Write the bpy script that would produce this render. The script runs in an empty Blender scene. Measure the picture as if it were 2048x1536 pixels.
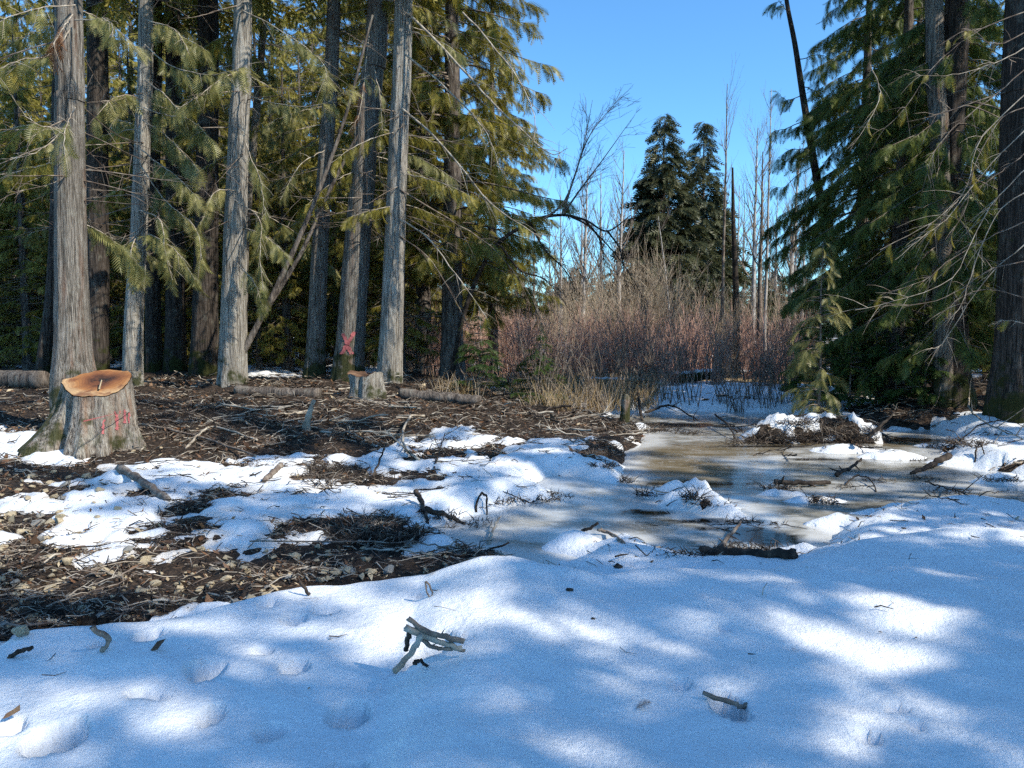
import bpy, math
import numpy as np
from mathutils import Vector

# ------------------------------------------------------------------ camera, sky, sun, exposure
scene = bpy.context.scene
COL = scene.collection
R = math.radians
FPX = 1547.0                       # focal length in pixels of the 2048 px wide photograph
CAMZ = 1.6
PITCH = math.atan(118.0 / FPX)     # horizon at y = 650

cam_d = bpy.data.cameras.new("camera")
cam = bpy.data.objects.new("camera", cam_d)
COL.objects.link(cam)
cam_d.sensor_width = 36.0
cam_d.lens = 36.0 * FPX / 2048.0
cam_d.clip_start = 0.05
cam_d.clip_end = 5000.0
cam.location = (0, 0, CAMZ)
cam.rotation_euler = (math.pi / 2 - PITCH, 0, 0)
scene.camera = cam

SUN_AZ = R(121.0)     # clockwise from the view direction (+Y), so the sun stands to the right
SUN_EL = R(41.0)
world = bpy.data.worlds.new("World")
scene.world = world
world.use_nodes = True
wn = world.node_tree
wn.nodes.clear()
w_out = wn.nodes.new("ShaderNodeOutputWorld")
w_bg = wn.nodes.new("ShaderNodeBackground")
w_sky = wn.nodes.new("ShaderNodeTexSky")
w_sky.sky_type = 'NISHITA'
w_sky.sun_disc = False
w_sky.sun_elevation = SUN_EL
w_sky.sun_rotation = SUN_AZ
w_sky.altitude = 600
w_sky.air_density = 1.0
w_sky.dust_density = 0.3
w_sky.ozone_density = 4.0
w_bg.inputs["Strength"].default_value = 0.135
w_tint = wn.nodes.new("ShaderNodeMix")          # the deep winter blue of the photograph, the same all over the sky
w_tint.data_type = 'RGBA'
w_tint.blend_type = 'MULTIPLY'
w_tint.inputs[0].default_value = 1.0
w_tint.inputs[7].default_value = (0.57, 0.91, 1.05, 1)
wn.links.new(w_sky.outputs[0], w_tint.inputs[6])
wn.links.new(w_tint.outputs[2], w_bg.inputs["Color"])
wn.links.new(w_bg.outputs[0], w_out.inputs["Surface"])

sun_d = bpy.data.lights.new("sun", 'SUN')
sun = bpy.data.objects.new("sun", sun_d)
COL.objects.link(sun)
sun_d.energy = 3.6
sun_d.angle = R(0.53)
sun_d.color = (1.0, 0.93, 0.80)
sd_ = Vector((math.sin(SUN_AZ) * math.cos(SUN_EL), math.cos(SUN_AZ) * math.cos(SUN_EL), math.sin(SUN_EL)))
sun.rotation_euler = sd_.to_track_quat('Z', 'Y').to_euler()

scene.view_settings.view_transform = 'Standard'
scene.view_settings.look = 'None'
scene.view_settings.exposure = 0.95
scene.view_settings.gamma = 1.0
scene.view_settings.use_curve_mapping = False
scene.render.engine = 'CYCLES'
scene.cycles.max_bounces = 5
scene.cycles.diffuse_bounces = 2
scene.cycles.glossy_bounces = 3
scene.cycles.transmission_bounces = 3
scene.cycles.caustics_reflective = False
scene.cycles.caustics_refractive = False
scene.cycles.use_denoising = False
scene.cycles.use_adaptive_sampling = True
scene.cycles.adaptive_threshold = 0.02

# ------------------------------------------------------------------ helpers
rng = np.random.default_rng(11)
cp, sp = math.cos(PITCH), math.sin(PITCH)


def ray(px, py):
    a = (px - 1024.0) / FPX
    b = -(py - 768.0) / FPX
    return np.array([a, cp + b * sp, -sp + b * cp])


def P(px, py, Y):
    d = ray(px, py)
    return np.array([0, 0, CAMZ]) + d * (Y / d[1])


def W(px, py, z=-0.3):
    d = ray(px, py)
    return np.array([0, 0, CAMZ]) + d * ((z - CAMZ) / d[2])


def smooth(e0, e1, x):
    t = np.clip((x - e0) / (e1 - e0), 0, 1)
    return t * t * (3 - 2 * t)


_lat = np.random.default_rng(5).random((256, 256))


def vnoise(x, y):
    xi = np.floor(x).astype(int)
    yi = np.floor(y).astype(int)
    fx = x - xi
    fy = y - yi
    fx = fx * fx * fx * (fx * (fx * 6 - 15) + 10)
    fy = fy * fy * fy * (fy * (fy * 6 - 15) + 10)
    a = _lat[xi & 255, yi & 255]
    b = _lat[(xi + 1) & 255, yi & 255]
    c = _lat[xi & 255, (yi + 1) & 255]
    d = _lat[(xi + 1) & 255, (yi + 1) & 255]
    return (a * (1 - fx) + b * fx) * (1 - fy) + (c * (1 - fx) + d * fx) * fy


def fbm(x, y, o=4, s=1.0, seed=0):
    x = np.asarray(x, float) * s + seed * 17.31
    y = np.asarray(y, float) * s + seed * 9.77
    r = 0
    a = 0.5
    for i in range(o):
        r = r + a * (vnoise(x, y) * 2 - 1)
        x, y = x * 1.93 + y * 0.31 + 3.1, y * 1.93 - x * 0.31 + 7.7
        a *= 0.5
    return r


def sdpoly(x, y, poly):
    """signed distance to a polygon in plan, negative inside"""
    p = np.asarray(poly, float)
    n = len(p)
    d2 = np.full(x.shape, 1e9)
    ins = np.zeros(x.shape, bool)
    for i in range(n):
        ax, ay = p[i]
        bx, by = p[(i + 1) % n]
        ex, ey = bx - ax, by - ay
        wx, wy = x - ax, y - ay
        t = np.clip((wx * ex + wy * ey) / (ex * ex + ey * ey + 1e-12), 0, 1)
        d2 = np.minimum(d2, (wx - ex * t) ** 2 + (wy - ey * t) ** 2)
        c = ((ay <= y) & (by > y)) | ((by <= y) & (ay > y))
        xc = ax + (y - ay) / (by - ay + 1e-12) * ex
        ins ^= c & (x < xc)
    d = np.sqrt(d2)
    return np.where(ins, -d, d)


def mesh_from(name, V, Q=None, T=None, smooth_shade=True, mats=(), qmat=None, tmat=None):
    me = bpy.data.meshes.new(name)
    V = np.asarray(V, np.float32).reshape(-1, 3)
    nq = 0 if Q is None else len(Q)
    nt = 0 if T is None else len(T)
    me.vertices.add(len(V))
    me.vertices.foreach_set("co", V.ravel())
    me.loops.add(nq * 4 + nt * 3)
    me.polygons.add(nq + nt)
    idx = []
    if nq:
        idx.append(np.asarray(Q, np.int32).ravel())
    if nt:
        idx.append(np.asarray(T, np.int32).ravel())
    me.loops.foreach_set("vertex_index", np.concatenate(idx))
    st = np.concatenate([np.arange(nq) * 4, nq * 4 + np.arange(nt) * 3]).astype(np.int32)
    me.polygons.foreach_set("loop_start", st)
    if smooth_shade:
        me.polygons.foreach_set("use_smooth", np.ones(nq + nt, bool))
    for m in mats:
        me.materials.append(m)
    if qmat is not None or tmat is not None:
        mi = np.concatenate([np.zeros(nq, np.int32) if qmat is None else np.asarray(qmat, np.int32),
                             np.zeros(nt, np.int32) if tmat is None else np.asarray(tmat, np.int32)])
        me.polygons.foreach_set("material_index", mi)
    me.update(calc_edges=True)
    me.validate()
    return me


class MB:
    """collects quads and triangles into one mesh, with a material index for each piece"""
    def __init__(self):
        self.V, self.Q, self.T, self.qm, self.tm, self.n = [], [], [], [], [], 0

    def add(self, V, Q=None, T=None, m=0):
        V = np.asarray(V, float).reshape(-1, 3)
        self.V.append(V)
        if Q is not None and len(Q):
            self.Q.append(np.asarray(Q) + self.n)
            self.qm.append(np.full(len(Q), m))
        if T is not None and len(T):
            self.T.append(np.asarray(T) + self.n)
            self.tm.append(np.full(len(T), m))
        self.n += len(V)
        return self

    def mesh(self, name, mats, smooth_shade=True):
        cat = lambda a: np.concatenate(a) if a else None
        return mesh_from(name, cat(self.V), cat(self.Q), cat(self.T), smooth_shade, mats, cat(self.qm), cat(self.tm))


def obj(name, me, parent=None, loc=None):
    o = bpy.data.objects.new(name, me)
    COL.objects.link(o)
    if parent is not None:
        o.parent = parent
    if loc is not None:
        o.location = loc
    return o


def tag(o, label, cat, group=None):
    o["label"] = label
    o["category"] = cat
    if group:
        o["group"] = group
    return o


def kind(o, k, label=None):
    o["kind"] = k
    if label:
        o["label"] = label
    return o


def thing(name, label, cat, loc=(0, 0, 0), rz=0.0, group=None):
    o = obj(name, None, None, loc)
    o.rotation_euler = (0, 0, rz)
    o.empty_display_size = 0.2
    return tag(o, label, cat, group)


def norm(a):
    return a / (np.linalg.norm(a, axis=-1, keepdims=True) + 1e-12)


def tubes(Pt, Rd, sides=4):
    """many tubes at once: Pt (N,n,3), Rd (N,n) -> vertices, quads"""
    Pt = np.asarray(Pt, float)
    Rd = np.asarray(Rd, float)
    N, n, _ = Pt.shape
    t = np.empty_like(Pt)
    t[:, 1:-1] = Pt[:, 2:] - Pt[:, :-2]
    t[:, 0] = Pt[:, 1] - Pt[:, 0]
    t[:, -1] = Pt[:, -1] - Pt[:, -2]
    t = norm(t)
    ax = norm(Pt[:, -1] - Pt[:, 0])
    ref = np.where(np.abs(ax[:, 2:3]) > 0.8, np.array([[1.0, 0.13, 0]]), np.array([[0.05, 0, 1.0]]))
    u = norm(np.cross(t, ref[:, None, :]))
    v = np.cross(t, u)
    a = np.arange(sides) * 2 * math.pi / sides
    ring = u[:, :, None, :] * np.cos(a)[None, None, :, None] + v[:, :, None, :] * np.sin(a)[None, None, :, None]
    Vt = Pt[:, :, None, :] + ring * Rd[:, :, None, None]
    i = np.arange(n - 1)[:, None] * sides
    j = np.arange(sides)[None, :]
    j2 = (j + 1) % sides
    q = np.stack([i + j, i + j2, i + sides + j2, i + sides + j], -1).reshape(-1, 4)
    Q = (q[None] + (np.arange(N) * n * sides)[:, None, None]).reshape(-1, 4)
    return Vt.reshape(-1, 3), Q


def spline(ctrl, n):
    """Catmull-Rom through control points (rows of any width)"""
    c = np.asarray(ctrl, float)
    if len(c) == 2:
        return c[0] + (c[1] - c[0]) * np.linspace(0, 1, n)[:, None]
    c = np.vstack([2 * c[0] - c[1], c, 2 * c[-1] - c[-2]])
    m = len(c) - 3
    out = []
    for s in np.linspace(0, m - 1e-9, n):
        i = int(s)
        t = s - i
        a, b, d, e = c[i], c[i + 1], c[i + 2], c[i + 3]
        out.append(0.5 * (2 * b + (d - a) * t + (2 * a - 5 * b + 4 * d - e) * t * t + (3 * b - a - 3 * d + e) * t ** 3))
    return np.array(out)


# ------------------------------------------------------------------ materials
def mat(name):
    m = bpy.data.materials.new(name)
    m.use_nodes = True
    nt = m.node_tree
    b = nt.nodes["Principled BSDF"]
    return m, nt, b


def node(nt, t, **kw):
    n = nt.nodes.new(t)
    for k, v in kw.items():
        setattr(n, k, v)
    return n


def ramp(nt, src, stops, interp='LINEAR'):
    r = node(nt, "ShaderNodeValToRGB")
    r.color_ramp.interpolation = interp
    e = r.color_ramp.elements
    while len(e) < len(stops):
        e.new(0.5)
    for k, (p, c) in enumerate(stops):
        e[k].position = p
        e[k].color = (*c, 1) if len(c) == 3 else c
    nt.links.new(src, r.inputs[0])
    return r.outputs[0]


def tex_noise(nt, vec, scale, detail=4, rough=0.55):
    n = node(nt, "ShaderNodeTexNoise")
    n.inputs["Scale"].default_value = scale
    n.inputs["Detail"].default_value = detail
    n.inputs["Roughness"].default_value = rough
    if vec is not None:
        nt.links.new(vec, n.inputs["Vector"])
    return n.outputs["Fac"]


def coords(nt, which="Object", scale=(1, 1, 1)):
    tc = node(nt, "ShaderNodeTexCoord")
    mp = node(nt, "ShaderNodeMapping")
    mp.inputs["Scale"].default_value = scale
    nt.links.new(tc.outputs[which], mp.inputs["Vector"])
    return mp.outputs[0]


def mixc(nt, f, a, b, typ='MIX'):
    m = node(nt, "ShaderNodeMix", data_type='RGBA', blend_type=typ)
    for sock, v in ((m.inputs[0], f), (m.inputs[6], a), (m.inputs[7], b)):
        if isinstance(v, (int, float)):
            sock.default_value = v
        elif isinstance(v, tuple):
            sock.default_value = (*v, 1)
        else:
            nt.links.new(v, sock)
    return m.outputs[2]


def bump(nt, b, h, strength=0.5, dist=0.02):
    n = node(nt, "ShaderNodeBump")
    n.inputs["Strength"].default_value = strength
    n.inputs["Distance"].default_value = dist
    nt.links.new(h, n.inputs["Height"])
    nt.links.new(n.outputs[0], b.inputs["Normal"])
    return n


def attr(nt, name):
    a = node(nt, "ShaderNodeAttribute")
    a.attribute_name = name
    return a.outputs["Fac"]


def bark_material(name, dark, mid, light, moss=0.0, vs=1.0, hs=24.0, red=None, side_moss=False):
    m, nt, b = mat(name)
    v = coords(nt, "Object", (hs, hs, vs))
    n1 = tex_noise(nt, v, 1.6, 6, 0.62)
    v2 = coords(nt, "Object", (hs * 2.6, hs * 2.6, vs * 3.2))
    n2 = tex_noise(nt, v2, 1.7, 4, 0.6)
    mx = node(nt, "ShaderNodeMath", operation='MULTIPLY_ADD')
    nt.links.new(n2, mx.inputs[0])
    mx.inputs[1].default_value = 0.45
    ad = node(nt, "ShaderNodeMath", operation='MULTIPLY')
    nt.links.new(n1, ad.inputs[0])
    ad.inputs[1].default_value = 0.6
    nt.links.new(ad.outputs[0], mx.inputs[2])
    h = mx.outputs[0]
    c = ramp(nt, h, [(0.43, dark), (0.51, mid), (0.62, light)])
    big = tex_noise(nt, coords(nt, "Object", (1.5, 1.5, 0.5)), 1.4, 3)
    c = mixc(nt, ramp(nt, big, [(0.42, (0, 0, 0)), (0.7, (0.55, 0.55, 0.55))]), c, tuple(0.5 * (x + y) for x, y in zip(dark, mid)))
    if red:
        c = mixc(nt, ramp(nt, tex_noise(nt, coords(nt, "Object", (5, 5, 0.5)), 1.5, 2), [(0.55, (0, 0, 0)), (0.72, (0.6, 0.6, 0.6))]), c, red)
    lich = ramp(nt, tex_noise(nt, coords(nt, "Object", (1, 1, 0.6)), 6.0, 5, 0.65), [(0.56, (0, 0, 0)), (0.66, (0.38, 0.38, 0.38))])
    c = mixc(nt, lich, c, tuple(0.6 * x + 0.4 * y for x, y in zip(light, (0.36, 0.38, 0.31))))
    if moss > 0:
        z = node(nt, "ShaderNodeSeparateXYZ")
        tc = node(nt, "ShaderNodeTexCoord")
        nt.links.new(tc.outputs["Object"], z.inputs[0])
        mz = node(nt, "ShaderNodeMapRange")
        mz.inputs[1].default_value = 1.1
        mz.inputs[2].default_value = 0.0
        mz.inputs[3].default_value = 0.0
        mz.inputs[4].default_value = 0.42 * moss
        nt.links.new(z.outputs[2], mz.inputs[0])
        nn = tex_noise(nt, coords(nt, "Object"), 4.0, 4)
        s = node(nt, "ShaderNodeMath", operation='ADD')
        nt.links.new(mz.outputs[0], s.inputs[0])
        nt.links.new(nn, s.inputs[1])
        if side_moss:
            mxx = node(nt, "ShaderNodeMapRange")
            mxx.inputs[1].default_value = -0.25
            mxx.inputs[2].default_value = -0.75
            mxx.inputs[3].default_value = 0.0
            mxx.inputs[4].default_value = 0.26
            nt.links.new(z.outputs[0], mxx.inputs[0])
            s3 = node(nt, "ShaderNodeMath", operation='ADD')
            nt.links.new(s.outputs[0], s3.inputs[0])
            nt.links.new(mxx.outputs[0], s3.inputs[1])
            s = s3
        f = ramp(nt, s.outputs[0], [(0.68, (0, 0, 0)), (0.8, (0.9, 0.9, 0.9))])
        c = mixc(nt, f, c, (0.035, 0.04, 0.008))
    nt.links.new(c, b.inputs["Base Color"])
    b.inputs["Roughness"].default_value = 0.9
    b.inputs["Specular IOR Level"].default_value = 0.2
    bump(nt, b, h, 1.0, 0.07)
    return m


def leaf_material(name, c1, c2, c3, trans, tfac=0.4, scale=0.9):
    m, nt, b = mat(name)
    nt.nodes.remove(b)
    out = nt.nodes["Material Output"]
    geo = node(nt, "ShaderNodeNewGeometry")
    n = tex_noise(nt, geo.outputs["Position"], scale, 3, 0.6)
    rnd = node(nt, "ShaderNodeObjectInfo")
    n2 = tex_noise(nt, geo.outputs["Position"], 9.0, 2, 0.6)
    mm = node(nt, "ShaderNodeMath", operation='MULTIPLY_ADD')
    nt.links.new(n2, mm.inputs[0])
    mm.inputs[1].default_value = 0.5
    hh = node(nt, "ShaderNodeMath", operation='MULTIPLY')
    nt.links.new(n, hh.inputs[0])
    hh.inputs[1].default_value = 0.5
    nt.links.new(hh.outputs[0], mm.inputs[2])
    c = ramp(nt, mm.outputs[0], [(0.36, c1), (0.5, c2), (0.63, c3)])
    d = node(nt, "ShaderNodeBsdfDiffuse")
    t = node(nt, "ShaderNodeBsdfTranslucent")
    g = node(nt, "ShaderNodeBsdfGlossy")
    g.inputs["Roughness"].default_value = 0.45
    g.inputs["Color"].default_value = (0.5, 0.5, 0.45, 1)
    nt.links.new(c, d.inputs["Color"])
    tc = mixc(nt, 0.6, c, trans)
    nt.links.new(tc, t.inputs["Color"])
    mx = node(nt, "ShaderNodeMixShader")
    mx.inputs[0].default_value = tfac
    nt.links.new(d.outputs[0], mx.inputs[1])
    nt.links.new(t.outputs[0], mx.inputs[2])
    m2 = node(nt, "ShaderNodeMixShader")
    m2.inputs[0].default_value = 0.045
    nt.links.new(mx.outputs[0], m2.inputs[1])
    nt.links.new(g.outputs[0], m2.inputs[2])
    nt.links.new(m2.outputs[0], out.inputs["Surface"])
    return m


def wood_material(name, a, bcol, ccol, scale=(30, 30, 30), rough=0.85):
    m, nt, b = mat(name)
    h = tex_noise(nt, coords(nt, "Object", scale), 1.0, 5, 0.6)
    nt.links.new(ramp(nt, h, [(0.34, a), (0.5, bcol), (0.66, ccol)]), b.inputs["Base Color"])
    b.inputs["Roughness"].default_value = rough
    b.inputs["Specular IOR Level"].default_value = 0.25
    bump(nt, b, h, 0.6, 0.008)
    return m


M = {}
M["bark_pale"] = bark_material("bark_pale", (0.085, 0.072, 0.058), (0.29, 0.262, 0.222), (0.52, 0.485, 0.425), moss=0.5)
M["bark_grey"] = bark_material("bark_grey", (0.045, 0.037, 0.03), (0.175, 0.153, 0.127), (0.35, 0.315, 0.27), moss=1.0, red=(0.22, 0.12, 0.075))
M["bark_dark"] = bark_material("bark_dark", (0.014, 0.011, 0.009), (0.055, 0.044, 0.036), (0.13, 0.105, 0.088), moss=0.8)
M["bark_far"] = bark_material("bark_far", (0.035, 0.028, 0.024), (0.11, 0.09, 0.076), (0.21, 0.178, 0.15), hs=6, vs=1.0)
M["bark_stump"] = bark_material("bark_stump", (0.06, 0.048, 0.038), (0.23, 0.195, 0.16), (0.42, 0.38, 0.32), moss=0.35, side_moss=True, hs=16, vs=1.5, red=(0.27, 0.16, 0.10))
M["twig"] = wood_material("twig", (0.07, 0.05, 0.04), (0.16, 0.125, 0.10), (0.30, 0.26, 0.21), (8, 8, 8))
M["twig_pale"] = wood_material("twig_pale", (0.17, 0.135, 0.10), (0.33, 0.28, 0.22), (0.50, 0.45, 0.37), (8, 8, 8))
M["twig_dark"] = wood_material("twig_dark", (0.012, 0.009, 0.007), (0.035, 0.026, 0.02), (0.09, 0.068, 0.05), (12, 12, 12))
M["stem_red"] = wood_material("stem_red", (0.30, 0.16, 0.125), (0.50, 0.30, 0.235), (0.64, 0.46, 0.37), (3, 3, 3))
M["stem_tan"] = wood_material("stem_tan", (0.20, 0.15, 0.11), (0.36, 0.285, 0.205), (0.52, 0.44, 0.33), (3, 3, 3))
M["birch"] = wood_material("birch", (0.12, 0.10, 0.09), (0.36, 0.33, 0.30), (0.55, 0.52, 0.48), (6, 6, 3))
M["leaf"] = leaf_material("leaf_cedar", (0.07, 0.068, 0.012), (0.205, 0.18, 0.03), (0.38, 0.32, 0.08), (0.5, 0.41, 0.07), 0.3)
M["leaf_lit"] = leaf_material("leaf_cedar_lit", (0.09, 0.10, 0.03), (0.21, 0.20, 0.07), (0.36, 0.32, 0.14), (0.40, 0.36, 0.10), 0.3)  # cedar leaf of the front sprays, sunlight put into the colour
M["leaf_shaded"] = leaf_material("leaf_cedar_shaded", (0.045, 0.068, 0.017), (0.10, 0.13, 0.03), (0.18, 0.20, 0.055), (0.26, 0.30, 0.06), 0.3)  # cedar leaf darkened, shade of the right hand trees put into the colour
M["leaf_spruce"] = leaf_material("leaf_spruce", (0.02, 0.028, 0.014), (0.055, 0.062, 0.028), (0.11, 0.105, 0.05), (0.09, 0.09, 0.03), 0.25)
M["leaf_fir"] = leaf_material("leaf_fir", (0.022, 0.045, 0.012), (0.05, 0.085, 0.02), (0.09, 0.13, 0.03), (0.14, 0.2, 0.04), 0.3)
M["leaf_dead"] = leaf_material("leaf_dead", (0.12, 0.055, 0.025), (0.24, 0.12, 0.06), (0.36, 0.22, 0.12), (0.3, 0.16, 0.07), 0.3)
M["straw"] = leaf_material("straw", (0.20, 0.13, 0.055), (0.36, 0.25, 0.115), (0.50, 0.37, 0.18), (0.45, 0.33, 0.15), 0.3)


def ground_material():
    m, nt, b = mat("forest_floor")
    v = coords(nt, "Object")
    n1 = tex_noise(nt, v, 3.0, 6, 0.65)
    vo = node(nt, "ShaderNodeTexVoronoi", feature='F1')
    vo.inputs["Scale"].default_value = 34
    nt.links.new(v, vo.inputs["Vector"])
    n2 = tex_noise(nt, v, 26, 5, 0.7)
    c = ramp(nt, n2, [(0.36, (0.008, 0.006, 0.005)), (0.5, (0.032, 0.022, 0.016)), (0.62, (0.075, 0.052, 0.036)), (0.74, (0.17, 0.125, 0.085))])
    c = mixc(nt, ramp(nt, n1, [(0.4, (0, 0, 0)), (0.7, (0.7, 0.7, 0.7))]), c, (0.03, 0.021, 0.015))
    chip = ramp(nt, vo.outputs["Color"], [(0.72, (0, 0, 0)), (0.8, (0.6, 0.6, 0.6))])
    c = mixc(nt, chip, c, (0.17, 0.11, 0.07))
    st = ramp(nt, n2, [(0.3, (0.14, 0.095, 0.05)), (0.6, (0.36, 0.26, 0.14))])
    c = mixc(nt, attr(nt, "straw"), c, st)
    nt.links.new(c, b.inputs["Base Color"])
    b.inputs["Roughness"].default_value = 0.9
    b.inputs["Specular IOR Level"].default_value = 0.25
    bump(nt, b, n2, 1.0, 0.05)
    return m


def snow_material():
    m, nt, b = mat("snow")
    v = coords(nt, "Object")
    n1 = tex_noise(nt, v, 150, 3, 0.75)
    n2 = tex_noise(nt, v, 34, 4, 0.6)
    n3 = tex_noise(nt, v, 5, 4, 0.6)
    s = node(nt, "ShaderNodeMath", operation='MULTIPLY_ADD')
    nt.links.new(n2, s.inputs[0])
    s.inputs[1].default_value = 1.6
    nt.links.new(n1, s.inputs[2])
    s2 = node(nt, "ShaderNodeMath", operation='MULTIPLY_ADD')
    nt.links.new(n3, s2.inputs[0])
    s2.inputs[1].default_value = 4.0
    nt.links.new(s.outputs[0], s2.inputs[2])
    bump(nt, b, s2.outputs[0], 0.75, 0.011)
    spk = tex_noise(nt, v, 150, 3, 0.8)
    dirt = ramp(nt, spk, [(0.66, (0.86, 0.88, 0.90)), (0.74, (0.62, 0.60, 0.57))])
    dirt = mixc(nt, attr(nt, "dirty"), dirt, (0.50, 0.44, 0.36))
    nt.links.new(dirt, b.inputs["Base Color"])
    gl = tex_noise(nt, v, 700, 0, 0.5)
    nt.links.new(ramp(nt, gl, [(0.6, (0.62, 0.62, 0.62)), (0.75, (0.22, 0.22, 0.22))]), b.inputs["Roughness"])
    b.inputs["Specular IOR Level"].default_value = 0.45
    return m


def ice_material():
    m, nt, b = mat("pond_ice")
    v = coords(nt, "Object", (1.0, 2.2, 1.0))
    n1 = tex_noise(nt, v, 1.1, 5, 0.6)
    n2 = tex_noise(nt, coords(nt, "Object", (1, 1.8, 1)), 9, 4, 0.65)
    c = ramp(nt, n1, [(0.36, (0.11, 0.095, 0.066)), (0.46, (0.25, 0.235, 0.195)), (0.54, (0.42, 0.41, 0.375)), (0.66, (0.64, 0.64, 0.62))])
    c = mixc(nt, 0.22, c, ramp(nt, n2, [(0.35, (0.10, 0.085, 0.06)), (0.65, (0.5, 0.5, 0.48))]))
    c = mixc(nt, attr(nt, "amber"), c, (0.14, 0.09, 0.022))
    c = mixc(nt, attr(nt, "open_water"), c, (0.012, 0.009, 0.005))
    c = mixc(nt, attr(nt, "frost"), c, (0.62, 0.62, 0.60))
    vo = node(nt, "ShaderNodeTexVoronoi", feature='DISTANCE_TO_EDGE')
    vo.inputs["Scale"].default_value = 1.3
    dv = node(nt, "ShaderNodeVectorMath", operation='ADD')
    nz = node(nt, "ShaderNodeTexNoise")
    nz.inputs["Scale"].default_value = 2.5
    nt.links.new(v, nz.inputs["Vector"])
    nt.links.new(v, dv.inputs[0])
    nt.links.new(nz.outputs["Color"], dv.inputs[1])
    nt.links.new(dv.outputs[0], vo.inputs["Vector"])
    ow = node(nt, "ShaderNodeMath", operation='SUBTRACT')
    ow.inputs[0].default_value = 1.0
    nt.links.new(attr(nt, "open_water"), ow.inputs[1])
    cr = node(nt, "ShaderNodeMath", operation='MULTIPLY')
    nt.links.new(ramp(nt, vo.outputs["Distance"], [(0.0, (0.5, 0.5, 0.5)), (0.022, (0, 0, 0))]), cr.inputs[0])
    nt.links.new(ow.outputs[0], cr.inputs[1])
    c = mixc(nt, cr.outputs[0], c, (0.62, 0.63, 0.62))
    bub = ramp(nt, tex_noise(nt, coords(nt, "Object"), 45, 2, 0.6), [(0.66, (0, 0, 0)), (0.72, (0.35, 0.35, 0.35))])
    c = mixc(nt, bub, c, (0.55, 0.55, 0.53))
    nt.links.new(c, b.inputs["Base Color"])
    rr = ramp(nt, n2, [(0.35, (0.07, 0.07, 0.07)), (0.7, (0.30, 0.30, 0.30))])
    rr = mixc(nt, attr(nt, "open_water"), rr, (0.02, 0.02, 0.02))
    rr = mixc(nt, attr(nt, "amber"), rr, (0.07, 0.07, 0.07))
    nt.links.new(rr, b.inputs["Roughness"])
    b.inputs["IOR"].default_value = 1.32
    b.inputs["Specular IOR Level"].default_value = 0.6
    s = node(nt, "ShaderNodeMath", operation='MULTIPLY_ADD')
    nt.links.new(n2, s.inputs[0])
    s.inputs[1].default_value = 0.35
    nt.links.new(n1, s.inputs[2])
    bump(nt, b, s.outputs[0], 0.16, 0.02)
    return m


def stone_material(name, a, bb, c):
    m, nt, b = mat(name)
    h = tex_noise(nt, coords(nt, "Object"), 9, 5, 0.65)
    nt.links.new(ramp(nt, h, [(0.34, a), (0.5, bb), (0.68, c)]), b.inputs["Base Color"])
    b.inputs["Roughness"].default_value = 0.85
    bump(nt, b, tex_noise(nt, coords(nt, "Object"), 40, 5, 0.7), 0.5, 0.01)
    return m


M["ground"] = ground_material()
M["snow"] = snow_material()
M["ice"] = ice_material()
M["stone_tan"] = stone_material("stone_tan", (0.20, 0.15, 0.09), (0.38, 0.31, 0.20), (0.52, 0.45, 0.32))
M["stone_grey"] = stone_material("stone_grey", (0.12, 0.115, 0.10), (0.22, 0.21, 0.185), (0.36, 0.34, 0.30))
M["chip"] = wood_material("wood_chip", (0.045, 0.024, 0.015), (0.115, 0.064, 0.038), (0.23, 0.14, 0.085), (3, 3, 3))
M["chip_pale"] = wood_material("pale_chip", (0.24, 0.18, 0.11), (0.38, 0.30, 0.19), (0.52, 0.43, 0.29), (3, 3, 3))
m_, nt_, b_ = mat("red_paint")
nt_.links.new(ramp(nt_, tex_noise(nt_, coords(nt_, "Object"), 30, 4), [(0.35, (0.22, 0.05, 0.05)), (0.65, (0.42, 0.12, 0.12))]), b_.inputs["Base Color"])
b_.inputs["Roughness"].default_value = 0.8
M["red_paint"] = m_


def cut_wood_material():
    m, nt, b = mat("cut_wood")
    v = coords(nt, "Object")
    tc = node(nt, "ShaderNodeTexCoord")
    le = node(nt, "ShaderNodeVectorMath", operation='LENGTH')
    mp = node(nt, "ShaderNodeMapping")
    mp.inputs["Scale"].default_value = (0.75, 0.95, 0)
    nt.links.new(tc.outputs["Object"], mp.inputs["Vector"])
    nt.links.new(mp.outputs[0], le.inputs[0])
    nn = tex_noise(nt, v, 3.2, 4, 0.6)
    a = node(nt, "ShaderNodeMath", operation='MULTIPLY_ADD')
    nt.links.new(nn, a.inputs[0])
    a.inputs[1].default_value = 0.22
    nt.links.new(le.outputs["Value"], a.inputs[2])
    sn = node(nt, "ShaderNodeMath", operation='MULTIPLY')
    nt.links.new(a.outputs[0], sn.inputs[0])
    sn.inputs[1].default_value = 170
    si = node(nt, "ShaderNodeMath", operation='SINE')
    nt.links.new(sn.outputs[0], si.inputs[0])
    c = ramp(nt, a.outputs[0], [(0.15, (0.012, 0.006, 0.004)), (0.22, (0.06, 0.02, 0.008)), (0.29, (0.19, 0.068, 0.022)), (0.38, (0.32, 0.135, 0.042)), (0.47, (0.44, 0.28, 0.14))])
    c = mixc(nt, ramp(nt, si.outputs[0], [(0.0, (0, 0, 0)), (1.0, (0.22, 0.22, 0.22))]), c, (0.14, 0.06, 0.025))
    blot = ramp(nt, tex_noise(nt, v, 5.5, 3, 0.6), [(0.52, (0, 0, 0)), (0.62, (0.75, 0.75, 0.75))])
    c = mixc(nt, blot, c, (0.15, 0.05, 0.018))
    nt.links.new(c, b.inputs["Base Color"])
    b.inputs["Roughness"].default_value = 0.7
    bump(nt, b, si.outputs[0], 0.25, 0.004)
    return m


M["cut_wood"] = cut_wood_material()

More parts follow.
